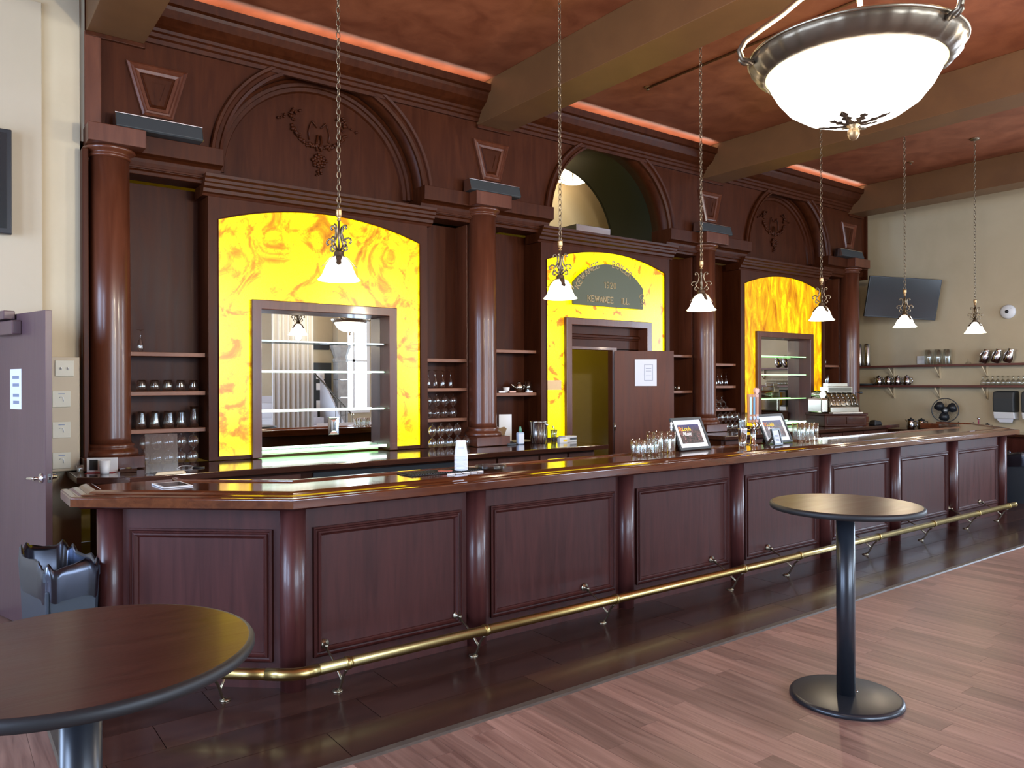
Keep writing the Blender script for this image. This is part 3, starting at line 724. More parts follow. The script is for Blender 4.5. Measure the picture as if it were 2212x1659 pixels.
counter('back_counter', 'dark back counter below the left bay and first two columns', [(.825, 6.48), (1.136, 6.22), (6.0, 6.22), (6.0, 7.14), (.95, 7.14), (.95, 7.04), (.825, 7.04)], .95, 5.96, [(1.3, 1.9), (1.9, 2.5), (4.1, 4.55), (4.55, 5.1), (5.1, 5.5), (5.5, 5.9)], (2.6, 4.05))
counter('back_counter', 'dark back counter below the third bay carrying the cash register', [(8.05, 6.22), (12.5, 6.22), (12.5, 7.16), (8.05, 7.16)], 8.08, 12.46, [(8.2, 8.75), (8.75, 9.3), (9.3, 9.85), (9.85, 10.4), (10.4, 11.0), (11.0, 11.6), (11.6, 12.3)])

# ================================================================== front bar
PATH = [(.59, 5.30), (.59, 4.885), (1.544, 4.05), (11.27, 4.05), (12.224, 4.885), (12.224, 5.45)]
def offpath(d, path=PATH):
    """polyline moved inwards (to its left) by d, ends cut square"""
    out = []
    for i, p in enumerate(path):
        p = Vector(p); e = []
        if i > 0: e.append((p-Vector(path[i-1])).normalized())
        if i < len(path)-1: e.append((Vector(path[i+1])-p).normalized())
        ns = [Vector((-q.y, q.x)) for q in e]
        if len(ns) == 1: out.append(p+ns[0]*d)
        else: out.append(p+(ns[0]+ns[1])/(1+ns[0].dot(ns[1]))*d)
    return out
def sweep(prof, path=PATH, sm=False):
    m = MB(); cols = [offpath(o, path) for (o, z) in prof]
    rs = [[(cols[j][i].x, cols[j][i].y, prof[j][1]) for j in range(len(prof))] for i in range(len(path))]
    return m.rings(rs, True, True, True, sm)
bar = thing('front_bar', 'long dark red mahogany bar with panelled front and glossy top', 'bar counter', (6.4, 4.4, 0))
def Q(name, mb, m='wood_bar', par=None, **k): return part(name, mb, m, par or bar, True, **k)
Q('bar_top', sweep([(0, 1.050), (0, 1.098), (.006, 1.105), (.034, 1.106), (.040, 1.102), (.048, 1.104), (.060, 1.110), (.085, 1.114), (.092, 1.111), (.112, 1.122), (.135, 1.129), (.160, 1.129), (.172, 1.124), (.178, 1.117), (.625, 1.117), (.628, 1.128), (.660, 1.128), (.665, 1.12), (.665, 1.05)]), 'wood_top', bev=.002)
Q('under_moulding', sweep([(.03, 1.05), (.05, 1.035), (.10, 1.03), (.20, 1.028), (.20, 1.05)]), 'wood_bar')
FACE = .20
Q('bar_body', sweep([(FACE, 0.), (FACE, 1.049), (.56, 1.049), (.56, 0.)]), 'wood_bar')
# posts
pf = offpath(FACE)
posts = [(2.87, 4.25), (4.265, 4.25), (5.64, 4.25), (7.03, 4.25), (8.40, 4.25), (9.79, 4.25)]
posts = [tuple(pf[2])]+posts+[tuple(pf[3])]
e = (pf[1]-pf[2]).normalized(); lc = pf[1]-e*.02
posts = [tuple(lc)]+posts+[tuple(pf[4])]
for (x, y) in posts:
    Q('post', MB().lathe([(.072, 0), (.072, 1.03)], (x, y, 0), 28), 'wood_bar_post')
# panels: each a raised moulding frame and a field
def barpanel(p, q, z0, z1):
    p, q = Vector(p), Vector(q); d = (q-p); L = d.length; d.normalize(); n = Vector((d.y, -d.x))
    mp = lambda u, v, o: (p.x+d.x*u+n.x*o, p.y+d.y*u+n.y*o, v)
    rc = [(.12, z0), (.12, z1), (L-.12, z1), (L-.12, z0)]
    fl = MB().add([mp(u, v, .0015) for u, v in rc]+[mp(u, v, -.01) for u, v in rc], [(0, 1, 2, 3), (7, 6, 5, 4), (0, 4, 5, 1), (1, 5, 6, 2), (2, 6, 7, 3), (3, 7, 4, 0)])
    pn = Q('panel', fl, 'wood_bar')
    part('panel_moulding', MB().loops(rc, [(-.002, 0), (-.002, .016), (.008, .022), (.014, .012), (.022, .010), (.026, .020), (.034, .024), (.042, .014), (.050, .008), (.052, .0)], mp), 'wood_bar', pn, True)
allp = posts
for a, b in zip(allp[:-1], allp[1:]):
    barpanel(a, b, .15, .90)
Q('base_board', sweep([(FACE-.006, 0), (FACE-.006, .055), (FACE+.01, .06), (FACE+.01, 0)]), 'wood_bar')
# foot rail
fr = thing('foot_rail', 'brass foot rail along the front of the bar', 'foot rail', (6.2, 3.92, 0))
rp = offpath(-.0, [(.93, 4.455), (1.50, 3.92), (10.72, 3.92)])
zr = .20
part('rail', MB().tube([(.93, 4.42, zr), (1.30, 4.10, zr), (1.40, 4.012, zr)], .030, 16), 'brass', fr, True)
part('elbow', MB().tube([(1.385, 4.025, zr), (1.46, 3.962, zr), (1.50, 3.935, zr), (1.55, 3.92, zr), (1.63, 3.92, zr)], .0325, 16), 'brass', fr, True)
part('rail', MB().tube([(1.62, 3.92, zr), (10.74, 3.92, zr)], .030, 16), 'brass', fr, True)
part('end_cap', MB().ball((10.745, 3.92, zr), .033, 12, 8), 'brass', fr, True)
def bracket(x, y, ang):
    """ang: direction from the rail to the bar face"""
    dx, dy = math.cos(ang), math.sin(ang)
    def W(u, z): return (x+dx*u, y+dy*u, z)
    b = part('bracket', MB().tube([W(.13, .006), W(.10, .03), W(.075, .075), W(.05, .12), W(.02, .15), W(0, .172)], [.010, .008, .008, .008, .008, .011], 8), 'brass_dull', fr, True)
    part('arm', MB().tube([W(.072, .08), (W(.13, .12)), W(.2, .165), W(.30, .205)], .0075, 8), 'brass_dull', b, True)
    part('foot', MB().lathe([(.030, 0), (.030, .006), (.012, .014)], W(.135, 0), 12), 'brass_dull', b, True)
    col_ = MB(); rs = []
    for s_ in (-.014, .014):
        rs.append([(x-dy*s_+dx*.036*math.cos(t), y+dx*s_+dy*.036*math.cos(t), zr+.036*math.sin(t)) for t in [2*PI*k/16 for k in range(16)]])
    part('collar', col_.rings(rs, True, True, True, True), 'brass', b, True)
    ro = MB(); n_ = Vector((dx, dy, 0)); s1 = Vector((-dy, dx, 0)); up = Vector((0, 0, 1)); cpt = Vector(W(.325, .215))
    ro.rings([[cpt-n_*h+s1*q*math.cos(2*PI*k/14)+up*q*math.sin(2*PI*k/14) for k in range(14)] for q, h in ((.032, 0), (.032, .006), (.016, .012), (.010, .03), (.012, .04), (.004, .05))], True, True, True, True)
    part('rosette', ro, 'brass_dull', b, True)
for x in (1.80, 2.72, 3.84, 5.30, 6.10, 7.45, 8.60, 9.70, 10.55): bracket(x, 3.92, PI/2)
bracket(1.17, 4.212, math.radians(49))

# ================================================================== pedestal tables
def table(label, x, y, r):
    t = thing('pedestal_table', label, 'table', (x, y, 0), 0, 'round bar-height tables')
    part('table_top', MB().lathe([(r-.012, 1.035), (r-.004, 1.038), (r-.004, 1.0655), (r-.006, 1.067)], (0, 0, 0), 72), 'wood_table', t)
    part('edge_band', MB().lathe([(r-.006, 1.0335), (r+.004, 1.037), (r+.009, 1.046), (r+.009, 1.057), (r+.004, 1.065), (r-.006, 1.0668)], (0, 0, 0), 72, False, False), 'black_rubber', t)
    part('pole', MB().lathe([(.048, .03), (.048, 1.035)], (0, 0, 0), 36), 'black_metal', t)
    part('mounting_plate', MB().box(-.17, -.17, 1.022, .17, .17, 1.034), 'black_metal', t)
    part('table_base', MB().lathe([(.285, 0), (.292, .004), (.292, .016), (.284, .026), (.27, .029), (.055, .031)], (0, 0, 0), 64), 'black_metal', t)
    part('bolt', MB().lathe([(.009, .03), (.009, .036), (.004, .037)], (.062, -.025, 0), 8), 'chrome', t)
table('round dark red table close by at the left edge of the photo', .285, 2.185, .405)
table('round table with black pole standing alone on the planks', 3.975, 2.275, .385)

# ================================================================== pendants over the bar
def spiral(c, r0, a0, a1, n, side):
    return [(c[0]+side*r0*(1-.55*k/n)*math.cos(a0+(a1-a0)*k/n), 0, c[1]+r0*(1-.55*k/n)*math.sin(a0+(a1-a0)*k/n)) for k in range(n+1)]
def pendant(x, y, i, z0=2.385):
    t = thing('pendant_light', '%s pendant light over the bar, white bell shade on a chain' % nth(i), 'pendant light', (x, y, z0), 0, 'pendant lights over the bar')
    sh = [(.128, .0), (.131, .004), (.122, .013), (.110, .024), (.100, .045), (.090, .070), (.078, .100), (.062, .125), (.040, .142), (.022, .148)]
    part('shade', MB().lathe(sh, (0, 0, 0), 32, False, True), 'shade_glow', t)
    part('shade_rim', MB().lathe([(.120, .004), (.131, -.001), (.134, .003), (.128, .008)], (0, 0, 0), 32, False, False), 'rim_glass', t)
    part('collar', MB().lathe([(.036, .146), (.038, .150), (.030, .156), (.030, .176), (.026, .182), (.012, .186)], (0, 0, 0), 16), 'antique', t)
    for k in range(4):
        a = PI/4+PI/2*k+.35; lf = MB()
        for (q, z, wd) in ():
            pass
        pts = [(.034, .152, .016), (.060, .136, .020), (.080, .112, .014), (.094, .095, .018), (.110, .082, .004)]
        ca, sa = math.cos(a), math.sin(a)
        lf.rings([[(q*ca-wd*sa*s1, q*sa+wd*ca*s1, z+dz) for (s1, dz) in ((-1, 0), (0, .004), (1, 0), (0, -.002))] for q, z, wd in pts], True, True, True, False)
        part('leaf', lf, 'antique', t)
    part('stem', MB().tube([(0, 0, .18), (0, 0, .375)], .007, 8), 'antique', t)
    for k in range(4):
        a = PI/2*k+.62; m = MB()
        p1 = [(.014, .19), (.040, .215), (.052, .238), (.030, .262), (.020, .30), (.024, .328), (.036, .345), (.050, .345), (.056, .332), (.050, .322), (.044, .328)]
        m.tube([(q*math.cos(a), q*math.sin(a), z) for q, z in p1], .0062, 6)
        part('scroll', m, 'antique', t)
        p2 = [(.034, .248), (.052, .262), (.070, .264), (.084, .254), (.088, .238), (.080, .228), (.072, .234)]
        part('scroll', MB().tube([(q*math.cos(a), q*math.sin(a), z) for q, z in p2], .0058, 6), 'antique', t)
        p3 = [(.045, .226), (.058, .208), (.060, .192), (.048, .184), (.038, .190)]
        part('scroll', MB().tube([(q*math.cos(a), q*math.sin(a), z) for q, z in p3], .0058, 6), 'antique', t)
    part('tulip', MB().lathe([(.005, .374), (.013, .378), (.013, .384), (.006, .390), (.016, .402), (.020, .420), (.019, .440), (.021, .452), (.010, .440)], (0, 0, 0), 10), 'gilt', t)
    ch = MB(); z = .445; k = 0; top = ZC-z0-.02
    while z < top:
        ring = []
        for q in range(10):
            a = 2*PI*q/10; u, v = .0125*math.cos(a), .024*math.sin(a)
            ring.append((u if k % 2 else 0, 0 if k % 2 else u, z+.022+v))
        ch.tube(ring, .0032, 4, loop=True); z += .040; k += 1
    part('chain', ch, 'antique', t, kind='stuff')
    part('canopy', MB().lathe([(.012, top-.01), (.05, top), (.062, top+.012), (.062, top+.0195)], (0, 0, 0), 20), 'antique', t)
    l = bpy.data.lights.new('bulb', 'POINT'); l.energy = 24; l.color = (1, .80, .55); l.shadow_soft_size = .04
    o = bpy.data.objects.new('bulb', l); C.objects.link(o); o.parent = t; o.location = (0, 0, -.03)
for i, x in enumerate((2.04, 3.875, 5.55, 7.495, 9.277, 11.19)): pendant(x, 4.55, i)
# sprinkler heads on the ceiling
for (x, y, lb) in ((6.3, 5.9, 'small round sprinkler plate on the ceiling of the middle bay'), (11.6, 5.6, 'small sprinkler plate on the ceiling above the far bay'), (3.0, 4.2, 'sprinkler plate on the near ceiling bay')):
    s = thing('sprinkler', lb, 'sprinkler', (x, y, ZC))
    part('plate', MB().lathe([(.045, -.001), (.04, -.008), (.015, -.012)], (0, 0, 0), 16), 'beam_paint', s); part('head', MB().lathe([(.008, -.01), (.008, -.03), (.018, -.032), (.018, -.035)], (0, 0, 0), 10), 'brass_dull', s)
one('conduit', MB().tube([(6.3, 5.88, ZC-.012), (6.3, 1.0, ZC-.012)], .011, 6), 'beam_paint', 'thin conduit along the ceiling of the middle bay', 'conduit')

# ================================================================== big bowl lights
def bowl(x, y, z, label):
    t = thing('bowl_light', label, 'bowl light', (x, y, z), 0, 'large bowl lights')
    gl = [(.02, -.188), (.10, -.180), (.17, -.155), (.225, -.118), (.262, -.072), (.285, -.03), (.296, 0)]
    part('glass_bowl', MB().lathe(gl, (0, 0, 0), 64, True, False), 'bowl_glow', t)
    part('glass_lip', MB().lathe([(.296, -.004), (.304, .0), (.304, .006), (.296, .008)], (0, 0, 0), 64, False, False), 'rim_glass', t)
    nb = 96; rs = []
    for (q, h) in ((.303, -.002), (.315, .0), (.335, .018), (.352, .04), (.36, .058), (.352, .066), (.34, .06), (.303, .02)):
        rs.append([((q+(.006*math.sin(k*PI/1.5) if .31 < q < .355 else 0))*math.cos(2*PI*k/nb), (q+(.006*math.sin(k*PI/1.5) if .31 < q < .355 else 0))*math.sin(2*PI*k/nb), h) for k in range(nb)])
    part('rim_band', MB().rings(rs, True, False, False, True), 'antique', t)
    part('rim_rope', MB().tube([(.36*math.cos(2*PI*k/64), .36*math.sin(2*PI*k/64), .064) for k in range(64)], .007, 6, loop=True), 'brass_dull', t)
    for k in range(3):
        a = math.radians(20+120*k); ca, sa = math.cos(a), math.sin(a)
        pr = [(.355, .04), (.395, .055), (.405, .085), (.385, .12), (.33, .16), (.25, .215), (.16, .29), (.09, .40), (.045, .56), (.03, .68)]
        part('arm', MB().tube([(q*ca, q*sa, h) for q, h in pr], .011, 8), 'antique', t)
        part('arm_hook', MB().tube([(q*ca, q*sa, h) for q, h in ((.40, .066), (.405, .05), (.39, .038), (.37, .04))], .008, 6), 'antique', t)  # small hooked end of the arm, same metal
    part('stem', MB().lathe([(.035, .66), (.042, .69), (.03, .72), (.012, .74), (.012, ZC-z-.03), (.06, ZC-z-.02), (.07, ZC-z-.001)], (0, 0, 0), 16), 'antique', t)
    for k in range(8):
        a = 2*PI*k/8+.2; ca, sa = math.cos(a), math.sin(a)
        ln_ = 1.0 if k % 2 == 0 else .75
        pts = [(.012, -.194, .010), (.035*ln_, -.193, .016), (.055*ln_, -.1905, .009), (.070*ln_, -.188, .020), (.085*ln_, -.1855, .008), (.10*ln_, -.183, .016), (.125*ln_, -.177, .002)]
        part('leaf', MB().rings([[(q*ca-wd*sa*s1, q*sa+wd*ca*s1, h+dz) for s1, dz in ((-1, 0), (0, -.003), (1, 0), (0, .002))] for q, h, wd in pts], True, True, True, False), 'antique', t)
    part('finial', MB().lathe([(.02, -.19), (.024, -.197), (.014, -.203), (.020, -.215), (.021, -.228), (.014, -.243), (.004, -.25)], (0, 0, 0), 12), 'gilt', t)
    l = bpy.data.lights.new('bulb', 'POINT'); l.energy = 420; l.color = (1, .86, .64); l.shadow_soft_size = .12
    o = bpy.data.objects.new('bulb', l); C.objects.link(o); o.parent = t; o.location = (0, 0, .16)
bowl(2.656, 1.485, 2.853, 'large glowing bowl chandelier near the camera')
bowl(6.5, .5, 2.93, 'second bowl light, seen only in the left mirror')

# ================================================================== left end: door, switches, television, bin
d1 = bpy.data.objects.new('door_1', None); C.objects.link(d1); d1.location = (.335, 7.02, 0); d1.rotation_euler = (0, 0, math.radians(-74.2)); ORG[d1.name] = Vector((0,0,0))
tag(d1, 'open grey-brown door with lever handle at the left edge', None, None, 'structure')
part('door_leaf', MB().box(0, 0, .012, .945, .045, 2.242), 'wood_door', d1, bev=.003)
ha = part('lever_handle', MB().lathe([(.034, 0), (.034, -.008), (.026, -.016), (.012, -.02), (.011, -.05), (.014, -.055)], (.885, 0, 1.09), 18, ax='y'), 'chrome', d1)
part('lever', MB().tube([(.895, -.048, 1.09), (.86, -.052, 1.09), (.80, -.055, 1.086), (.755, -.05, 1.08)], [.011, .011, .010, .008], 10), 'chrome', ha)
part('lever_handle', MB().lathe([(.034, .045), (.034, .053), (.026, .061), (.012, .065), (.011, .095)], (.885, 0, 1.09), 18, ax='y'), 'chrome', d1)
part('lever_far', MB().tube([(.885, .09, 1.10), (.84, .10, 1.10), (.76, .10, 1.098)], .010, 10), 'chrome', d1)
part('latch_plate', MB().box(.945, .012, 1.06, .947, .035, 1.12), 'steel', d1); part('latch_bolt', MB().prism([(.018, 1.08), (.030, 1.08), (.030, 1.10), (.018, 1.10)], 'x', .946, .955), 'chrome', d1)
clo = part('door_closer', MB().box(.18, -.065, 2.09, .56, 0, 2.19), 'wood_door', d1, bev=.008)
part('closer_cover', MB().box(.10, -.085, 2.20, .47, -.01, 2.262), 'wood_door', clo, bev=.006)
n1 = one('door_notice', MB().box(-.10, -.0025, -.145, .10, 0, .145), 'paper', 'bluish paper notice with four lines taped to the open door', 'notice', loc=(.335+.45*math.cos(math.radians(-74.2)), 7.02+.45*math.sin(math.radians(-74.2))-.0015, 1.70), rz=math.radians(-74.2))
for k, z in enumerate((.085, .03, -.045, -.095)):
    part('print_line', MB().box(-.055+.004*k, -.0035, z-.011, .06, -.0025, z+.011), 'ink', n1)
sw = thing('switch_box', 'cream wall box carrying four switch plates beside the door', 'switch box', (.75, 7.0, 1.05))
part('box_cover', MB().box(-.15, -.05, 0, .159, .049, .90), 'cream_board', sw, bev=.006)
for k, (x, z, wd) in enumerate(((.0545, .807, .131), (.033, .567, .126), (.033, .325, .126), (.033, .084, .126))):
    pl_ = part('switch_plate', MB().box(x-wd/2, -.057, z-.062, x+wd/2, -.05, z+.066), 'plate_plastic', sw, bev=.004)
    if k == 0:
        for q in (-.024, .024):
            part('toggle', MB().hexa([(x+q-.006, -.057, z-.012), (x+q+.006, -.057, z-.012), (x+q+.006, -.057, z+.012), (x+q-.006, -.057, z+.012)], [(x+q-.004, -.074, z+.002), (x+q+.004, -.074, z+.002), (x+q+.004, -.074, z+.011), (x+q-.004, -.074, z+.011)]), 'grey_mat', pl_)
    else:
        part('label_strip', MB().box(x-.022, -.0578, z+.038, x+.022, -.057, z+.046), 'ink', pl_)
        part('slide_dimmer', MB().tube([(x-.016, -.059, z+.012), (x-.006, -.061, z+.019), (x+.012, -.061, z+.014), (x+.014, -.061, z-.018)], .0026, 5), 'frosted', pl_)
tv = thing('wall_television', 'dark television on the cream board at the left edge', 'television', (-.17, 6.95, 3.26), math.radians(-2))
part('casing', MB().box(-.66, -.01, -.39, .63, .05, .40), 'black_plastic', tv, bev=.006); part('screen', MB().box(-.625, -.014, -.35, .595, -.009, .37), 'screen', tv)
part('mount', MB().box(-.1, .05, -.1, .1, .066, .1), 'black_metal', tv)
def bin_(label, loc, rz, liner=True, h=.72, wd=.28, dp=.58):
    b = thing('waste_bin', label, 'waste bin', loc, rz, 'black waste bins')
    def rect(f, z, c=.02):
        w_, d_ = wd/2*f, dp/2*(.5+.5*f)*1
        return [(-w_+c, -d_, z), (w_-c, -d_, z), (w_, -d_+c, z), (w_, d_-c, z), (w_-c, d_, z), (-w_+c, d_, z), (-w_, d_-c, z), (-w_, -d_+c, z)]
    part('body', MB().rings([rect(.80, 0), rect(.97, h-.06), rect(1.0, h-.05), rect(1.0, h), rect(.95, h), rect(.9, h-.1), rect(.8, .05)], True, True, True, False), 'bin_plastic', b)
    part('corner_rib', MB().box(-wd/2*.95, -dp/2*.985-.004, .1, -wd/2*.82, -dp/2*.9, h-.1), 'bin_plastic', b, bev=.01)
    if liner:
        RS = random.Random(3); n = 72; rs = []
        for (f, z, j) in ((1.035, h-.16, .010), (1.06, h-.10, .014), (1.075, h-.03, .012), (1.06, h+.02, .012), (1.0, h+.03, .016), (.94, h, .012), (.88, h-.15, .02), (.8, h-.35, .02)):
            ring = []
            for k in range(n):
                t = 2*PI*k/n; ct, s_ = math.cos(t), math.sin(t)
                sx = math.copysign(abs(ct)**.35, ct); sy = math.copysign(abs(s_)**.35, s_)
                w1 = math.sin(k*1.9+f*9)*j+RS.uniform(-1, 1)*j*.6
                ring.append((sx*wd/2*f*(1+w1*.6), sy*dp/2*f*(1+w1*.3), z+math.sin(k*.75+f*4)*j*1.2+(.035*max(0, math.sin(t-.4)) if z >= h else 0)+RS.uniform(-1, 1)*j*.5))
            rs.append(ring)
        part('bin_liner', MB().rings(rs, True, False, False, True), 'liner', b, label='black plastic liner folded over the rim')
    return b
bin_('black waste bin with a liner at the left end of the bar', (.555, 5.09, 0), math.radians(8))
bin_('dark waste bin at the far right end of the bar', (12.44, 4.52, 0), math.radians(5), True, .68, .3, .36)

# ================================================================== glassware
def lathe_me(name, prof, n=16, closed=False):
    me = mesh(name, MB().lathe(prof, (0, 0, 0), n, True, closed)); return me
GP = {'rocks': [(.002, .008), (.034, .008), (.036, 0), (.040, .05), (.043, .098), (.041, .098), (.038, .05), (.033, .014)],
      'pint': [(.002, .006), (.028, .006), (.030, 0), (.036, .09), (.043, .148), (.041, .148), (.034, .09), (.027, .012)],
      'tumbler': [(.002, .012), (.032, .012), (.035, 0), (.037, .07), (.038, .132), (.036, .132), (.035, .07), (.030, .016)],
      'tall': [(.002, .010), (.034, .010), (.037, 0), (.038, .10), (.040, .186), (.038, .186), (.036, .1), (.032, .016)],
      'snifter': [(.024, 0), (.030, .010), (.043, .035), (.046, .058), (.040, .088), (.022, .108), (.006, .114), (.005, .122), (.020, .130), (.028, .132)],
      'flute': [(.020, 0), (.024, .03), (.025, .06), (.018, .095), (.006, .115), (.0045, .13), (.0045, .175), (.012, .185), (.032, .192), (.033, .194)],
      'coupe': [(.003, 0), (.030, .002), (.006, .006), (.005, .045), (.030, .056), (.046, .075), (.048, .088)],
      'pitcher': [(.002, .01), (.060, .01), (.064, 0), (.066, .12), (.070, .26), (.067, .26), (.062, .12), (.056, .02)],
      'wine': [(.030, 0), (.036, .03), (.034, .06), (.018, .078), (.005, .085), (.004, .12), (.026, .132), (.027, .134)]}
GM = {}
def glass(kind, x, y, z, label, group, m='glass', s=1.0, flip=False, cat='glass', nm=None):
    k = (kind, m, flip)
    if k not in GM:
        pr = GP[kind]
        if flip:
            H = max(p[1] for p in pr); pr = [(r_, H-z_) for r_, z_ in pr][::-1]
        me = mesh(nm or kind+'_glass', MB().lathe(pr, (0, 0, 0), 18, not flip, flip)); me.materials.append(MT[m]); GM[k] = me
    o = bpy.data.objects.new(nm or {'rocks': 'rocks_glass', 'pint': 'pint_glass', 'tumbler': 'tumbler', 'tall': 'tall_glass', 'snifter': 'snifter_glass', 'flute': 'champagne_flute', 'coupe': 'coupe_glass', 'pitcher': 'glass_pitcher', 'wine': 'wine_glass'}[kind], GM[k])
    C.objects.link(o); o.location = (x, y, z); o.scale = (s, s, s); o.rotation_euler = (0, 0, R.uniform(0, 6))
    return tag(o, label, cat, group)
def row(kind, xs, y, z, fmt, group, **k):
    for i, x in enumerate(xs): glass(kind, x, y+R.uniform(-.006, .006), z, fmt % nth(i), group, **k)
A = 'in the niche right of the first column'
glass('flute', 1.405, 7.22, 2.011, 'single upturned flute on the top shelf beside the first column', None)
row('rocks', (1.415, 1.52, 1.627, 1.733, 1.843), 7.23, 1.671, '%s rocks glass on the second shelf beside the first column', 'rocks glasses beside the first column', flip=True)
row('pint', (1.41, 1.52, 1.635, 1.74), 7.22, 1.346, '%s pint glass on the lowest shelf beside the first column', 'pint glasses beside the first column', flip=True)
row('pint', (1.42, 1.53, 1.64, 1.75), 7.32, 1.346, '%s pint glass in the rear row beside the first column', 'rear pint glasses beside the first column', flip=True)
glass('tall', 1.85, 7.24, 1.346, 'taller glass at the right end of the lowest shelf beside the first column', None, flip=True)
for i, x in enumerate((1.40, 1.495, 1.59, 1.69, 1.79)):
    glass('snifter', x, 7.05, 1.0455, '%s snifter low on the counter by the first column' % nth(i), 'lower snifters beside the first column')
    glass('snifter', x+.004, 7.052, 1.179, '%s snifter stacked on the counter by the first column' % nth(i), 'upper snifters beside the first column')
row('flute', (4.275, 4.36, 4.455, 4.56), 7.23, 1.681, '%s champagne flute left of the second column', 'champagne flutes left of the second column')
for i, x in enumerate((4.27, 4.375, 4.48, 4.59)):
    glass('snifter', x, 7.23, 1.351, '%s snifter low on the shelf left of column two' % nth(i), 'lower shelf snifters left of the second column')
    glass('snifter', x+.003, 7.232, 1.484, '%s snifter stacked on the shelf left of column two' % nth(i), 'upper shelf snifters left of the second column')
for i, x in enumerate((4.17, 4.275, 4.38, 4.485)):
    glass('snifter', x, 6.98, 1.0455, '%s snifter low on the counter left of column two' % nth(i), 'lower counter snifters left of the second column')
    glass('snifter', x+.003, 6.982, 1.179, '%s snifter stacked on the counter left of column two' % nth(i), 'upper counter snifters left of the second column')
glass('snifter', 4.585, 6.965, 1.0455, 'single low snifter beside the base of the second column', None)
row('flute', (8.95, 9.03, 9.11, 9.19, 9.28, 9.39), 7.24, 1.686, '%s champagne flute right of the third column', 'champagne flutes right of the third column')
row('coupe', (8.94, 9.05, 9.16, 9.27, 9.38), 7.24, 1.353, '%s coupe in the lower row right of the third column', 'lower coupes right of the third column', flip=True)
row('coupe', (8.96, 9.07, 9.18, 9.29), 7.25, 1.444, '%s coupe in the upper row right of the third column', 'upper coupes right of the third column', flip=True)
row('snifter', (8.92, 9.03, 9.14, 9.25), 6.98, 1.0455, '%s snifter on the counter right of the third column', 'counter snifters right of the third column')
row('snifter', (8.925, 9.035, 9.145, 9.255), 6.982, 1.179, '%s stacked snifter right of the third column', 'stacked snifters right of the third column')
glass('pitcher', 9.43, 6.98, 1.0455, 'clear pitcher on the counter right of the third column', None, s=.95, cat='pitcher')
row('rocks', (11.86, 11.97), 7.22, 2.021, '%s small glass on the top shelf left of the last column', 'small glasses left of the last column', s=.95)
row('tall', (11.84, 11.94, 12.04), 7.22, 1.676, '%s tall glass on the middle shelf left of the last column', 'tall glasses left of the last column')
row('rocks', (11.85, 11.96), 7.22, 1.351, '%s rocks glass on the low shelf left of the last column', 'low rocks glasses left of the last column')
# on the bar
ZB = 1.1175
row('tumbler', (4.73, 4.815, 4.90), 4.53, ZB, '%s tumbler in the front row left of the big photo', 'front tumblers on the bar')
row('tumbler', (4.75, 4.835), 4.61, ZB, '%s tumbler in the rear row left of the big photo', 'rear tumblers on the bar')
row('tall', (4.985, 5.07, 5.155), 4.57, ZB, '%s taller tumbler just left of the big photo', 'tall tumblers on the bar')
row('tall', (4.99, 5.075), 4.655-.01, ZB, '%s rear tall tumbler left of the big photo', 'rear tall tumblers on the bar')
row('tall', (7.14, 7.225, 7.31, 7.395), 4.57, ZB, '%s tall glass right of the second photo', 'tall glasses right of the second photo')
row('tall', (7.16, 7.245, 7.33), 4.652-.01, ZB, '%s rear tall glass right of the second photo', 'rear tall glasses right of the second photo')
glass('rocks', 6.07, 4.50, ZB, 'small jigger glass beside the steel shaker', None, s=.8)

# ================================================================== things on the bar
t = thing('tablet', 'tablet with white bezel lying on the left end of the bar', 'tablet', (1.14, 4.965, ZB), math.radians(3))
part('body', MB().box(-.085, -.125, 0, .085, .125, .008), 'white_plastic', t, bev=.003); part('screen', MB().box(-.07, -.10, .008, .07, .10, .0085), 'screen', t)
t = thing('bar_mat', 'black rubber bar mat with raised nubs on the bar', 'bar mat', (2.78, 4.535, ZB))
part('sheet', MB().box(-.29, -.10, 0, .29, .10, .006), 'black_rubber', t, bev=.003)
nb = MB()
for i in range(28):
    for j in range(9): nb.box(-.275+i*.02, -.088+j*.02, .006, -.263+i*.02, -.076+j*.02, .011)
part('nubs', nb, 'black_rubber', t, kind='stuff')
one('coaster', MB().lathe([(.05, 0), (.052, .002), (.05, .005)], (0, 0, 0), 28), 'coaster', 'round reddish coaster lying on the black bar mat', 'coaster', loc=(2.79, 4.50, ZB+.0115))
for i, x in enumerate((2.74, 2.80, 2.865, 2.93, 2.985)):
    one('domino_tile', MB().box(-.024, -.012, 0, .024, .012, .008), 'paper_white', '%s small white tile along the front of the bar mat' % nth(i), 'tile', 'white tiles by the mat', loc=(x+.02, 4.375+.004*i, ZB), rz=R.uniform(-.2, .2), bev=.002)
t = thing('paper_cup_stack', 'stack of upturned white paper cups on the bar mat', 'cup stack', (2.915, 4.49, ZB+.011))
part('cup', MB().lathe([(.044, 0), (.047, .003), (.046, .008), (.033, .112), (.031, .115)], (0, 0, .092), 24), 'paper', t)
for k in range(10):
    part('cup_rim', MB().lathe([(.0445, 0), (.047, .002), (.0465, .006), (.044, .0094)], (0, 0, .0094*k), 24, k == 0, False), 'paper', t)
part('printed_crest', MB().add([(.0385*math.cos(a)*.99+.0015*math.cos(a), .0385*math.sin(a)*.99+.0015*math.sin(a), .135+h) for h in (0, .03) for a in [math.radians(-150+8*k) for k in range(8)]], [(k, k+1, k+9, k+8) for k in range(7)]), 'grey_mat', t)
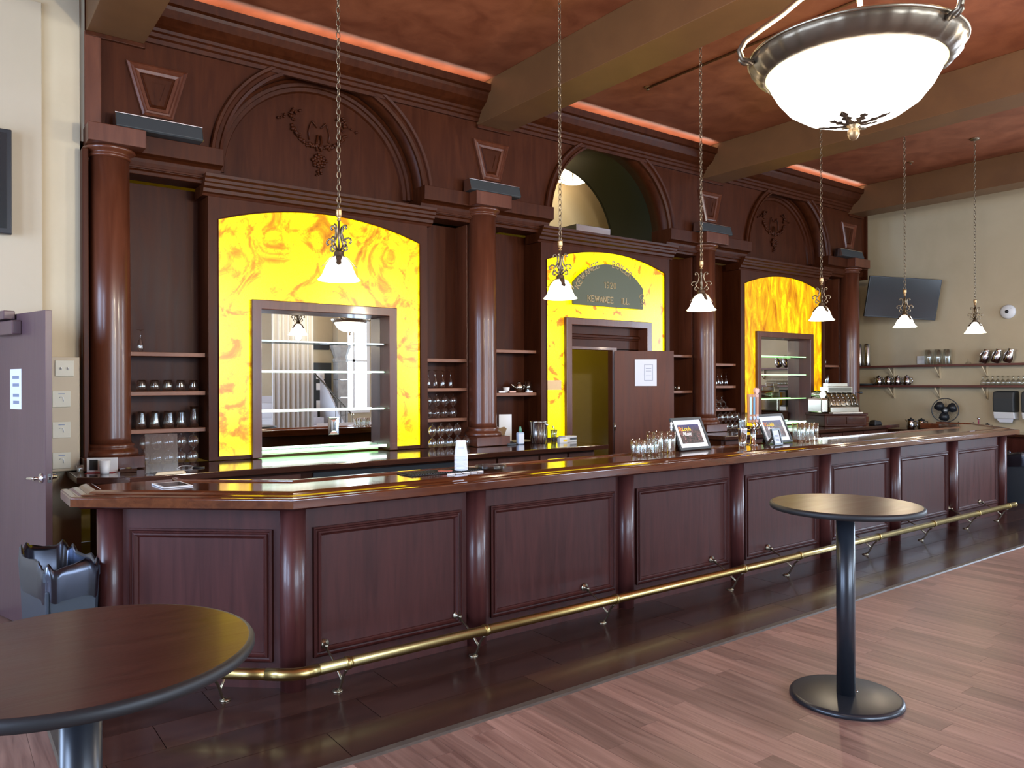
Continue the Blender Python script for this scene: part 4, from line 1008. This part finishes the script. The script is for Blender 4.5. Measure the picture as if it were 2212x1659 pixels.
for i in range(3):
    one('plastic_tray', MB().lathe([(.012, .002), (.085, .002), (.105, .016), (.112, .017), (.112, .019), (.104, .019), (.084, .005), (.01, .005)], (0, 0, 0), 30, True, True), 'acrylic', ['lowest', 'middle', 'topmost'][i]+' clear plastic tray in the stack beside the paper cups', 'tray', 'clear plastic trays', loc=(3.15, 4.47, ZB+.0065*i))
def photo(x, y, wd, h, rz, tilt, label, big=True):
    t = thing('framed_photo', label, 'picture frame', (x, y, ZB), rz)
    g = Matrix.Rotation(-tilt, 4, 'X')
    mp = lambda u, v, o: tuple(g @ Vector((u, -o, v)))
    rc = [(-wd/2, .004), (-wd/2, h), (wd/2, h), (wd/2, .004)]
    part('frame', MB().loops(rc, [(0, -.006), (0, .012), (.022 if big else .016, .012), (.024 if big else .018, .002)], mp), 'charcoal' if big else 'black_plastic', t)
    b = .022 if big else .016
    part('mount', MB().loops([(-wd/2+b, b), (-wd/2+b, h-b), (wd/2-b, h-b), (wd/2-b, b)], [(0, .003), (.045 if big else .012, .003)], mp), 'paper_white', t)
    q = b+(.042 if big else .010)
    pc = MB().add([mp(u, v, .0025) for u, v in ((-wd/2+q, q), (wd/2-q, q), (wd/2-q, h-q), (-wd/2+q, h-q))], [(0, 1, 2, 3)])
    part('print', pc, 'poster' if big else 'paper', t)
    part('back_board', MB().add([mp(u, v, -.004) for u, v in ((-wd/2+.005, .006), (wd/2-.005, .006), (wd/2-.005, h-.005), (-wd/2+.005, h-.005))], [(0, 1, 2, 3)]), 'black_plastic', t)
    part('easel_leg', MB().add([mp(-.03, h*.7, -.006), mp(.03, h*.7, -.006), (.04, h*math.sin(tilt)*.7+.09, .002), (-.04, h*math.sin(tilt)*.7+.09, .002)], [(0, 1, 2, 3)]), 'black_plastic', t)
    def words(s, u, v, size, m, shear=.2):
        cu_ = bpy.data.curves.new('lettering', 'FONT'); cu_.body = s; cu_.size = size; cu_.shear = shear; cu_.extrude = .0004; cu_.offset = size*.012; cu_.materials.append(MT[m])
        o = bpy.data.objects.new('lettering', cu_); C.objects.link(o); o.parent = t; o['kind'] = 'stuff'
        o.matrix_local = g @ Matrix.Translation((u, -.0035, v)) @ Matrix.Rotation(PI/2, 4, 'X')
    if big:
        words('St.', -wd/2+q+.004, h-q-.062, .058, 'orange_print'); words('Louis', -wd/2+q+.056, h-q-.062, .058, 'yellow_print')
        words('Music', -wd/2+q+.045, h-q-.108, .052, 'paper_white', .3)
    else:
        for k in range(5):
            part('print_line', MB().add([mp(u, v, .003) for u, v in ((-.035, .045+.013*k), (.035, .045+.013*k), (.035, .050+.013*k), (-.035, .050+.013*k))], [(0, 1, 2, 3)]), 'ink', t)
    return t
photo(5.53, 4.60, .44, .315, math.radians(2), math.radians(24), 'left framed crowd photo leaning on the bar beside tumblers')
photo(6.79, 4.58, .46, .315, math.radians(2), math.radians(24), 'right framed crowd photo on the bar behind a small frame')
photo(6.555, 4.44, .155, .165, math.radians(6), math.radians(14), 'small black frame with a printed card in front of the right photo', False)
t = thing('cocktail_shaker', 'polished steel cocktail shaker on the bar between the two photos', 'shaker', (6.185, 4.58, ZB))
part('tin', MB().lathe([(.034, 0), (.036, .003), (.045, .165), (.046, .175), (.044, .176)], (0, 0, 0), 26), 'chrome', t); part('rim', MB().lathe([(.0455, .172), (.048, .175), (.0455, .178)], (0, 0, 0), 26, False, False), 'chrome', t)
# beer tower with wooden tap handles
t = thing('beer_tower', 'beer tower with orange wooden tap handles behind the right photo', 'beer tower', (6.41, 4.625, ZB))
part('column', MB().lathe([(.045, 0), (.045, .006), (.028, .012), (.026, .15), (.034, .165), (.02, .18)], (0, 0, 0), 18), 'chrome', t)
for k, (x, m1, m2) in enumerate(((-.055, 'tap_wood', 'tap_pale'), (.0, 'tap_wood', 'tap_blue'), (.055, 'tap_pink', 'tap_wood'))):
    tp = part('tap_handle', MB().hexa([(x-.022, -.012, .22), (x+.022, -.012, .22), (x+.022, .012, .22), (x-.022, .012, .22)], [(x-.027, -.012, .50), (x+.027, -.012, .50), (x+.027, .012, .50), (x-.027, .012, .50)]), m1, t, bev=.006)
    part('handle_label', MB().box(x-.014, -.0165, .30, x+.014, -.0135, .47), m2, tp)
    part('medallion', MB().lathe([(.019, -.0135), (.019, -.018), (.012, -.020)], (x, 0, .265), 14, ax='y'), 'label_blue', tp)
    part('faucet', MB().tube([(x*.3, 0, .15), (x, -.03, .16), (x, -.05, .20), (x, -.03, .22)], .009, 8), 'chrome', t)
    if k == 2:
        part('heart_top', MB().prism([(x-.03+.0, .52), (x, .485), (x+.03, .52), (x+.032, .545), (x+.016, .56), (x, .548), (x-.016, .56), (x-.032, .545)], 'y', -.012, .012), 'tap_pink', tp)
t = thing('beer_tap', 'single chrome tap faucet behind the tall tumblers', 'tap', (5.24, 4.66, ZB))
part('column', MB().lathe([(.03, 0), (.02, .01), (.018, .14), (.024, .15)], (0, 0, 0), 14), 'chrome', t); part('spout', MB().tube([(0, 0, .14), (-.01, -.03, .17), (-.02, -.04, .22)], .009, 8), 'chrome', t); part('tap_knob', MB().lathe([(.008, .20), (.012, .215), (.008, .235), (.012, .25), (.004, .265)], (-.02, -.04, 0), 10), 'white_plastic', t)

# ================================================================== things on the back counters
ZK = 1.0455
t = thing('postcard_stand', 'white folded card with a photo print on the left back counter', 'card', (1.03, 6.72, ZK), math.radians(-28))
part('red_base', MB().box(-.10, -.06, 0, .10, .06, .004), 'red_card', t); part('card', MB().box(-.11, -.002, .004, .115, .002, .115), 'paper_white', t); part('photo_print', MB().box(-.09, -.0035, .018, -.03, -.002, .10), 'charcoal', t)
one('frosted_cup', MB().lathe([(.030, 0), (.034, .02), (.044, .105), (.042, .105), (.032, .02), (.005, .006)], (0, 0, 0), 20), 'frosted', 'frosted plastic cup in front of the white card', 'cup', loc=(1.03, 6.60, ZK))
t = thing('coaster_box', 'small brown box holding a coaster beside the acrylic stand', 'box', (1.20, 6.62, ZK), math.radians(-10))
part('case', MB().box(-.06, -.05, 0, .06, .05, .03), 'wood_counter', t, bev=.004); part('ring', MB().tube([(.02*math.cos(a), .02*math.sin(a)-.01, .034) for a in [2*PI*k/12 for k in range(12)]], .003, 5, loop=True), 'brass', t)
t = thing('acrylic_stand', 'clear acrylic sign holder on the left back counter', 'sign holder', (1.39, 6.36, ZK), math.radians(-6))
part('panel', MB().hexa([(-.115, .0, .01), (.115, .0, .01), (.115, .006, .01), (-.115, .006, .01)], [(-.115, .06, .30), (.115, .06, .30), (.115, .066, .30), (-.115, .066, .30)]), 'acrylic', t); part('foot', MB().box(-.115, -.06, 0, .115, .05, .006), 'acrylic', t)
one('paper_bag', MB().hexa([(-.12, -.04, 0), (.10, -.05, 0), (.12, .02, 0), (-.10, .03, 0)], [(-.10, -.03, .02), (.085, -.04, .022), (.10, .01, .02), (-.08, .02, .018)]), 'tan', 'flat tan envelope lying in front of the acrylic stand', 'envelope', loc=(1.43, 6.28, ZK), bev=.003)
one('charger_cable', MB().tube([(.06*math.cos(a)+.01*math.sin(3*a), .03*math.sin(a), .006+.012*math.sin(a)) for a in [2*PI*k/24 for k in range(24)]], .003, 6, loop=True), 'white_plastic', 'looped white charging cable on the left back counter', 'cable', loc=(1.62, 6.62, ZK))
one('charging_pad', MB().lathe([(.045, 0), (.047, .006), (.04, .010)], (0, 0, 0), 20), 'black_plastic', 'black round charging pad beside the white cable', 'charging pad', loc=(1.72, 6.60, ZK))
glass('rocks', .89, 6.80, ZK, 'small clear shot glass at the left end of the back counter', None, s=.6)
t = thing('paper_holder', 'white upright paper holder with kraft tag by the second column', 'paper holder', (5.20, 7.08, ZK), math.radians(-20))
part('sheet', MB().box(-.075, 0, .02, .075, .004, .33), 'paper_white', t); part('cup', MB().lathe([(.03, 0), (.036, .04), (.033, .04)], (0, -.03, 0), 14), 'plate_plastic', t); part('kraft_tag', MB().prism([(-.11, .05), (-.10, .17), (-.02, .19), (.01, .17), (-.03, .05), (-.07, .03)], 'y', -.02, -.016), 'kraft', t)
one('card_reader', MB().prism([(-.04, 0), (.04, 0), (.04, .035), (-.04, .02)], 'x', -.06, .06), 'black_plastic', 'black card reader beside the sanitizer bottle', 'card reader', loc=(5.10, 6.86, ZK), bev=.004)
t = thing('sanitizer_bottle', 'clear sanitizer bottle with green cap and blue label', 'bottle', (5.245, 6.86, ZK))
part('body', MB().box(-.042, -.025, 0, .042, .025, .135), 'label_blue', t, bev=.012); part('cap', MB().lathe([(.018, .135), (.018, .17), (.012, .18), (.012, .195), (.004, .20)], (0, 0, 0), 14), 'green_cap', t); part('back_label', MB().box(-.036, -.0265, .015, .036, -.025, .115), 'paper', t)
t = thing('ice_bucket', 'polished steel ice bucket with ring handles on the back counter', 'ice bucket', (5.49, 6.84, ZK))
part('pail', MB().lathe([(.082, 0), (.088, .006), (.098, .12), (.108, .245), (.112, .25), (.106, .252), (.09, .1), (.02, .02)], (0, 0, 0), 36), 'steel', t)
for a in (-1.2, 1.9): part('ring_handle', MB().ball((.112*math.cos(a), .112*math.sin(a), .215), .017, 10, 6), 'chrome', t)
t = thing('bar_tools', 'glass of steel bar tools beside the ice bucket', 'bar tools', (5.71, 6.83, ZK))
part('tumbler', MB().lathe(GP['pint'], (0, 0, 0), 16, True, False), 'glass_smoke', t); part('strainer', MB().tube([(0, 0, .02), (.01, 0, .13), (-.01, 0, .19), (-.02, 0, .2), (-.01, 0, .17)], .004, 6), 'steel', t); part('tongs', MB().tube([(.015, .01, .02), (.02, .01, .16)], .005, 6), 'chrome', t)
t = thing('glove_box', 'grey glove box at the right end of the back counter', 'box', (5.90, 6.80, ZK), math.radians(8))
part('carton', MB().box(-.10, -.05, 0, .10, .06, .07), 'grey_mat', t, bev=.003); part('print_band', MB().box(-.02, -.052, .025, .095, -.05, .05), 'charcoal', t)
t = thing('tape_box', 'small white and yellow carton beside the glove box', 'box', (5.745, 6.72, ZK), math.radians(-12))
part('carton', MB().box(-.05, -.03, 0, .05, .03, .06), 'white_plastic', t, bev=.003); part('yellow_mark', MB().box(.0, -.032, .015, .045, -.03, .04), 'yellow_print', t)
# third niche: silver service
t = thing('sugar_bowl', 'white ceramic ramekin on the shelf right of the second column', 'bowl', (5.33, 7.24, 1.621))
part('bowl', MB().lathe([(.028, 0), (.034, .004), (.042, .062), (.040, .064), (.030, .01)], (0, 0, 0), 20), 'white_plastic', t)
for i, x in enumerate((5.22, 5.37, 5.62)):
    one('sugar_packet_box', MB().box(-.045, -.015, 0, .045, .015, .022), ['paper_white', 'tap_pink', 'paper_white'][i], ['leftmost white', 'pale pink', 'rightmost white'][i]+' packet box at the front of the silver shelf', 'packet box', 'packet boxes', loc=(x, 7.175, 1.621), rz=.1*i-.1, bev=.003)
t = thing('teapot', 'silver teapot on the shelf right of the second column', 'teapot', (5.53, 7.26, 1.621))
part('body', MB().lathe([(.032, 0), (.036, .004), (.055, .04), (.058, .07), (.046, .10), (.040, .108)], (0, 0, 0), 22), 'silver', t); part('lid', MB().lathe([(.041, .108), (.030, .122), (.008, .132), (.009, .142), (.003, .148)], (0, 0, 0), 18), 'silver', t)
part('spout', MB().tube([(-.05, 0, .05), (-.085, -.005, .075), (-.12, -.01, .10)], [.012, .009, .007], 8), 'silver', t); part('handle', MB().tube([(.05, 0, .09), (.085, 0, .085), (.08, 0, .05), (.055, 0, .04)], .005, 6), 'silver', t)
t = thing('beer_mug', 'clear handled mug at the right end of the silver shelf', 'mug', (5.665, 7.25, 1.621))
part('body', MB().lathe([(.002, .01), (.03, .01), (.033, 0), (.026, .02), (.034, .05), (.04, .13), (.038, .13), (.03, .05)], (0, 0, 0), 18, True, False), 'glass', t); part('handle', MB().tube([(.036, 0, .10), (.062, 0, .09), (.058, 0, .06), (.034, 0, .055)], .005, 6), 'glass', t)
for i, (x, y, hh) in enumerate(((8.15, 7.24, .075), (8.22, 7.26, .06), (8.31, 7.23, .07))):
    t = thing('silver_cup', ['leftmost dark', 'middle small', 'rightmost shiny'][i]+' silver cup on the shelf left of the third column', 'cup', (x, y, 1.621), 0, 'silver cups')
    part('cup', MB().lathe([(.022, 0), (.03, .004), (.036, hh), (.034, hh), (.026, .01)], (0, 0, 0), 18), 'silver' if i != 1 else 'antique', t); part('handle', MB().tube([(-.034, 0, hh*.8), (-.055, 0, hh*.7), (-.05, 0, hh*.35), (-.032, 0, hh*.3)], .004, 6), 'silver', t)
t = thing('wall_outlet', 'small white outlet box in the niche left of the third column', 'outlet', (8.24, 7.39, 1.33))
part('cover', MB().box(-.035, -.02, -.06, .035, .01, .06), 'white_plastic', t, bev=.006); part('socket', MB().box(.0, -.0215, -.03, .014, -.02, -.008), 'charcoal', t)
one('star_tray', MB().lathe([(.02, 0), (.10, .004), (.11, .012), (.10, .012), (.02, .008)], (0, 0, 0), 10, sm=False), 'steel', 'small shiny star-shaped dish on the counter right of the third column', 'dish', loc=(9.25, 6.72, ZK))
# cash register
t = thing('cash_register', 'ornate antique brass cash register with crank on wooden drawers', 'cash register', (11.36, 6.66, ZK), math.radians(-24))
part('drawer_base', MB().box(-.37, -.25, 0, .37, .24, .17), 'wood_back', t, bev=.01)
part('drawer_top', MB().box(-.385, -.265, .17, .385, .25, .20), 'wood_back', t, bev=.008)
for k, (a, b) in enumerate(((-.33, -.01), (.01, .33))):
    part('drawer', MB().box(a, -.262, .03, b, -.249, .15), 'wood_counter', t, bev=.006)
part('marble_shelf', MB().box(-.26, -.30, .20, .27, -.20, .222), 'marble', t, bev=.003)
part('drawer_front', MB().box(-.24, -.225, .222, .25, -.19, .30), 'silver', t, bev=.004)
part('side_cabinet', MB().box(-.37, -.19, .20, -.25, .2, .44), 'silver', t, bev=.03)
cyl = [(-.21, .30)]+[(-.20+.20-.22*math.cos(math.radians(a)), .30+.22*math.sin(math.radians(a))) for a in range(0, 95, 8)]+[(.2, .52), (.2, .30)]
part('key_bank', MB().prism(cyl, 'x', -.25, .26, True), 'antique', t)
for k in range(6):
    x = -.23+.09*k
    part('key_column', MB().tube([(x, -.226*math.cos(math.radians(a)), .30+.226*math.sin(math.radians(a))) for a in range(4, 84, 8)], .010, 6), 'silver', t)
ky = MB(); RS = random.Random(2)
for k in range(5):
    for a in (14, 26, 38, 50):
        ky.ball((-.185+.09*k, -.24*math.cos(math.radians(a)), .30+.24*math.sin(math.radians(a))), .011, 6, 4)
part('keys', ky, 'chrome', t, kind='stuff')
part('left_drum', MB().lathe([(.06, -.12), (.065, -.1), (.065, .08), (.06, .1)], (-.31, 0, .49), 16, ax='y'), 'silver', t)
part('top_sign', MB().box(-.21, -.09, .52, .24, .10, .615), 'silver', t, bev=.004); part('indicator_glass', MB().box(-.185, -.096, .535, .215, -.09, .60), 'glass_smoke', t); part('top_crest', MB().box(-.17, -.04, .615, .19, .08, .672), 'silver', t, bev=.006)
part('crank', MB().tube([(.26, -.03, .40), (.34, -.03, .40), (.34, -.03, .52), (.40, -.03, .52)], .008, 8), 'black_metal', t); part('crank_knob', MB().lathe([(.012, .395), (.017, .41), (.017, .45), (.012, .46)], (0, -.03, .52), 12, ax='x'), 'black_plastic', t)
part('gear_cover', MB().lathe([(.07, .255), (.075, .265), (.075, .285), (.06, .295)], (0, -.03, .40), 18, ax='x'), 'black_metal', t)
one('bar_cloth', MB().hexa([(-.14, -.08, 0), (.14, -.06, 0), (.12, .08, 0), (-.12, .06, 0)], [(-.1, -.05, .09), (.10, -.05, .06), (.09, .05, .05), (-.09, .04, .08)]), 'black_rubber', 'crumpled black cloth in front of the cash register', 'cloth', loc=(12.0, 6.36, ZK), bev=.02)

# ================================================================== far end wall
XS = 13.99
for k, (z, lb) in enumerate(((2.03, 'upper brown wall shelf on the far end wall'), (1.672, 'lower brown wall shelf on the far end wall'))):
    t = thing('bottle_ledge', lb, 'wall shelf', (13.87, 6.2, z), 0, 'wall shelves')
    part('board', MB().box(-.13, -2.2, -.036, .125, 2.0, 0), 'wood_wall_shelf', t, bev=.004)
    for y in (-1.5, -.7, .05, .85, 1.6):
        b = part('bracket', MB().box(.095, y-.012, -.24, .125, y+.012, -.037), 'tan', t); part('strut', MB().tube([(.10, y, -.225), (-.09, y, -.045)], .010, 6), 'tan', b)
def steel_cup(x, y, z, label, s=1.):
    t = thing('steel_cup', label, 'steel cup', (x, y, z), 0, 'tall steel cups')
    part('cup', MB().lathe([(.056*s, 0), (.060*s, .01), (.060*s, .12), (.050*s, .40), (.045*s, .41)], (0, 0, 0), 24), 'steel', t)
    for h in (.05, .12, .17): part('band', MB().lathe([(.0605*s, h), (.0635*s, h+.006), (.0605*s, h+.012)], (0, 0, 0), 24, False, False), 'steel', t)
steel_cup(13.82, 7.62, 2.031, 'left tall steel cup stack on the upper wall shelf'); steel_cup(13.82, 7.475, 2.031, 'right tall steel cup stack on the upper wall shelf')
t = thing('thermostat', 'white thermostat with grey display above the upper wall shelf', 'thermostat', (13.99, 6.56, 2.12))
part('case', MB().box(-.03, -.075, -.07, .008, .075, .07), 'white_plastic', t, bev=.006); part('display', MB().box(-.032, -.05, -.01, -.03, .05, .05), 'grey_mat', t)
for i, y in enumerate((6.38, 6.22, 6.07)): glass('pitcher', 13.84, y, 2.031, ['left', 'middle', 'right'][i]+' clear pitcher on the upper wall shelf', 'clear pitchers', cat='pitcher')
glass('coupe', 13.84, 5.74, 2.031, 'lone coupe glass on the upper wall shelf', None, flip=True)
def water_pitcher(x, y, z, label, tilt):
    t = thing('water_pitcher', label, 'steel pitcher', (x, y, z), 0, 'steel water pitchers'); g = Matrix.Translation((0, .06, 0)) @ Matrix.Rotation(tilt, 4, 'X')
    part('body', MB().lathe([(.05, .0), (.058, .006), (.074, .07), (.074, .12), (.05, .185), (.046, .20), (.056, .225), (.05, .226)], (0, 0, .018), 24).xf(g), 'chrome', t)
    part('handle', MB().tube([(-.05, .02, .21), (-.10, .03, .19), (-.115, .03, .12), (-.07, .02, .07)], .008, 8).xf(g), 'chrome', t); part('spout', MB().hexa([(.03, -.03, .22), (.03, .03, .22), (.045, .02, .19), (.045, -.02, .19)], [(.085, -.006, .25), (.085, .006, .25), (.08, .004, .235), (.08, -.004, .235)]).xf(g), 'chrome', t)
for i, y in enumerate((5.47, 5.29, 5.11)): water_pitcher(13.85, y, 2.031, ['left', 'middle', 'right'][i]+' tilted steel pitcher on the upper wall shelf', math.radians(20))
one('serving_tray', MB().lathe([(.01, .0), (.15, 0), (.165, .02), (.17, .03), (.16, .03), (.14, .01), (.01, .008)], (0, 0, 0), 30), 'charcoal', 'dark round serving tray on the lower wall shelf', 'tray', loc=(13.81, 7.52, 1.673))
def coffee_pot(x, y, z, label, s=1., lid='black_plastic', group='steel coffee pots'):
    t = thing('coffee_pot', label, 'coffee pot', (x, y, z), R.uniform(-.3, .3), group)
    part('body', MB().lathe([(.055*s, 0), (.062*s, .006*s), (.068*s, .07*s), (.055*s, .13*s), (.05*s, .14*s)], (0, 0, 0), 24), 'chrome', t); part('lid', MB().lathe([(.053*s, .14*s), (.05*s, .155*s), (.012*s, .165*s), (.014*s, .178*s), (.004*s, .182*s)], (0, 0, 0), 18), lid, t)
    part('handle', MB().tube([(0, -.055*s, .12*s), (0, -.10*s, .125*s), (0, -.105*s, .06*s), (0, -.065*s, .03*s)], .008*s, 8), lid, t); part('spout', MB().hexa([(-.02*s, .045*s, .13*s), (.02*s, .045*s, .13*s), (.014*s, .055*s, .10*s), (-.014*s, .055*s, .10*s)], [(-.006*s, .095*s, .152*s), (.006*s, .095*s, .152*s), (.004*s, .09*s, .14*s), (-.004*s, .09*s, .14*s)]), 'chrome', t)
for i, y in enumerate((7.26, 7.09, 6.92, 6.75)): coffee_pot(13.83, y, 1.673, nth(i)+' steel coffee pot on the lower wall shelf', 1., 'chrome', 'pots on the lower wall shelf')
row_y = [5.50-.075*k for k in range(9)]
for i, y in enumerate(row_y):
    glass('wine', 13.81, y, 1.673, nth(i)+' front-row wine glass on the lower wall shelf', 'front wine glasses on the wall shelf', s=1.15)
    glass('wine', 13.91, y-.03, 1.673, nth(i)+' back-row wine glass on the lower wall shelf', 'back wine glasses on the wall shelf', s=1.15)
t = thing('side_counter', 'dark brown counter along the far end wall', 'counter', (13.68, 5.2, 0))
part('top', MB().box(-.33, -1.9, .875, .315, 1.95, .915), 'wood_counter', t, bev=.006); part('body', MB().box(-.27, -1.86, .08, .31, 1.92, .874), 'wood_bar', t); part('toe_kick', MB().box(-.22, -1.86, 0, .3, 1.92, .08), 'dark_void', t)
for k in range(6): part('cupboard_door', MB().box(-.288, -1.84+.62*k, .14, -.271, -1.26+.62*k, .84), 'wood_bar', t, bev=.004)
ZD = .9155
for i, y in enumerate((6.60, 6.42)): coffee_pot(13.66, y, ZD, ['left', 'right'][i]+' steel coffee pot on the side counter below the wall shelves', 1.05, 'black_plastic', 'pots on the side counter')
for i, y in enumerate((5.80, 5.57, 5.36)): coffee_pot(13.62, y, ZD+.02, ['left', 'middle', 'right'][i]+' small creamer with black lid on the side counter', .72, 'black_plastic', 'creamers on the side counter')
for i, y in enumerate((5.80, 5.57, 5.36)): one('creamer_stand', MB().box(-.06, -.06, 0, .06, .06, .0195), 'charcoal', ['left', 'middle', 'right'][i]+' dark saucer under a small creamer', 'saucer', 'creamer saucers', loc=(13.62, y, ZD), bev=.003)
t = thing('desk_fan', 'black round desk fan on the side counter', 'fan', (13.66, 6.03, ZD), math.radians(-62))
part('base', MB().lathe([(.10, 0), (.105, .01), (.09, .02), (.02, .03)], (0, 0, 0), 24), 'black_plastic', t); part('neck', MB().box(-.022, -.018, .02, .022, .018, .30), 'black_plastic', t, bev=.005); part('motor', MB().lathe([(.05, .0), (.06, .02), (.06, .09), (.03, .11)], (0, 0, .335), 18, ax='y'), 'black_plastic', t)
part('guard_ring', MB().tube([(.20*math.cos(2*PI*k/48), -.03, .335+.20*math.sin(2*PI*k/48)) for k in range(48)], .009, 6, loop=True), 'black_plastic', t)
for k in range(3):
    a = 2*PI*k/3+.4; lf = []
    for (q, w0, dy) in ((.03, .03, 0), (.08, .07, .008), (.14, .08, .012), (.175, .05, .010)):
        lf.append([(q*math.cos(a)-s_*w0*math.sin(a), -.03+dy*s_+e_, .335+q*math.sin(a)+s_*w0*math.cos(a)) for s_, e_ in ((-1, 0), (1, 0), (1, .003), (-1, .003))])
    part('blade', MB().rings(lf, True, True, True, True), 'black_plastic', t)
gw = MB()
for k in range(40):
    a = 2*PI*k/40; gw.tube([(.04*math.cos(a), -.062, .335+.04*math.sin(a)), (.13*math.cos(a), -.06, .335+.13*math.sin(a)), (.20*math.cos(a), -.03, .335+.20*math.sin(a))], .0014, 3)
part('guard_wires', gw, 'black_plastic', t, kind='stuff'); part('hub_badge', MB().lathe([(.04, -.06), (.042, -.066), (.03, -.07)], (0, 0, .335), 18, ax='y'), 'charcoal', t); part('badge_mark', MB().box(-.02, -.0715, .331, .02, -.07, .341), 'frosted', t)
t = thing('pink_bottle', 'pink squeeze bottle with clear pump between the creamers', 'bottle', (13.60, 5.485, ZD))
part('body', MB().lathe([(.03, 0), (.036, .008), (.036, .09), (.045, .11), (.02, .13)], (0, 0, 0), 16), 'pink', t); part('pump', MB().lathe([(.012, .13), (.010, .20), (.022, .205), (.022, .225), (.006, .23)], (0, 0, 0), 12), 'chrome', t)
def dispenser(y, label):
    t = thing('towel_dispenser', label, 'towel dispenser', (13.99, y, 1.36), 0, 'paper towel dispensers')
    part('cover', MB().prism([(-.21, -.12), (-.23, .1), (-.20, .21), (-.02, .22), (.008, .22), (.008, -.12)], 'y', -.155, .155), 'charcoal', t, bev=.02); part('lower_tray', MB().prism([(-.21, -.121), (-.17, -.23), (.008, -.24), (.008, -.121)], 'y', -.152, .152), 'white_plastic', t, bev=.012); part('towel', MB().hexa([(-.14, -.10, -.29), (-.14, .08, -.29), (-.12, .08, -.29), (-.12, -.10, -.29)], [(-.16, -.12, -.231), (-.16, .12, -.231), (-.13, .12, -.231), (-.13, -.12, -.231)]), 'paper', t)
dispenser(5.19, 'black and white paper towel dispenser on the far end wall'); dispenser(4.78, 'second dark dispenser cut off by the right edge of the photo')
t = thing('ceiling_camera', 'white round camera dome high on the far end wall', 'camera dome', (13.99, 5.19, 2.87))
part('base', MB().lathe([(.115, .008), (.115, -.02), (.09, -.045), (.03, -.055)], (0, 0, 0), 30, ax='x'), 'white_plastic', t); part('lens', MB().lathe([(.028, -.054), (.026, -.066), (.01, -.07)], (0, 0, 0), 16, ax='x'), 'black_plastic', t); part('sensor', MB().ball((-.045, -.06, .05), .008, 8, 5), 'grey_mat', t)
t = thing('corner_television', 'large dark television on an arm near the last column', 'television', (13.28, 6.55, 3.17), math.radians(-40))
g = RM((0, 0, 0), 0, math.radians(12), math.radians(4))
part('casing', MB().box(-.60, -.01, -.35, .60, .035, .35).xf(g), 'black_plastic', t, bev=.006); part('screen', MB().box(-.585, -.013, -.325, .585, -.0095, .337).xf(g), 'screen', t)
part('mount_arm', MB().tube([(0, .04, 0), (-.1, .3, .02), (.25, .62, .02)], .02, 8), 'black_metal', t); part('mount_plate', MB().box(-.12, .035, -.12, .12, .06, .12).xf(g), 'black_metal', t)
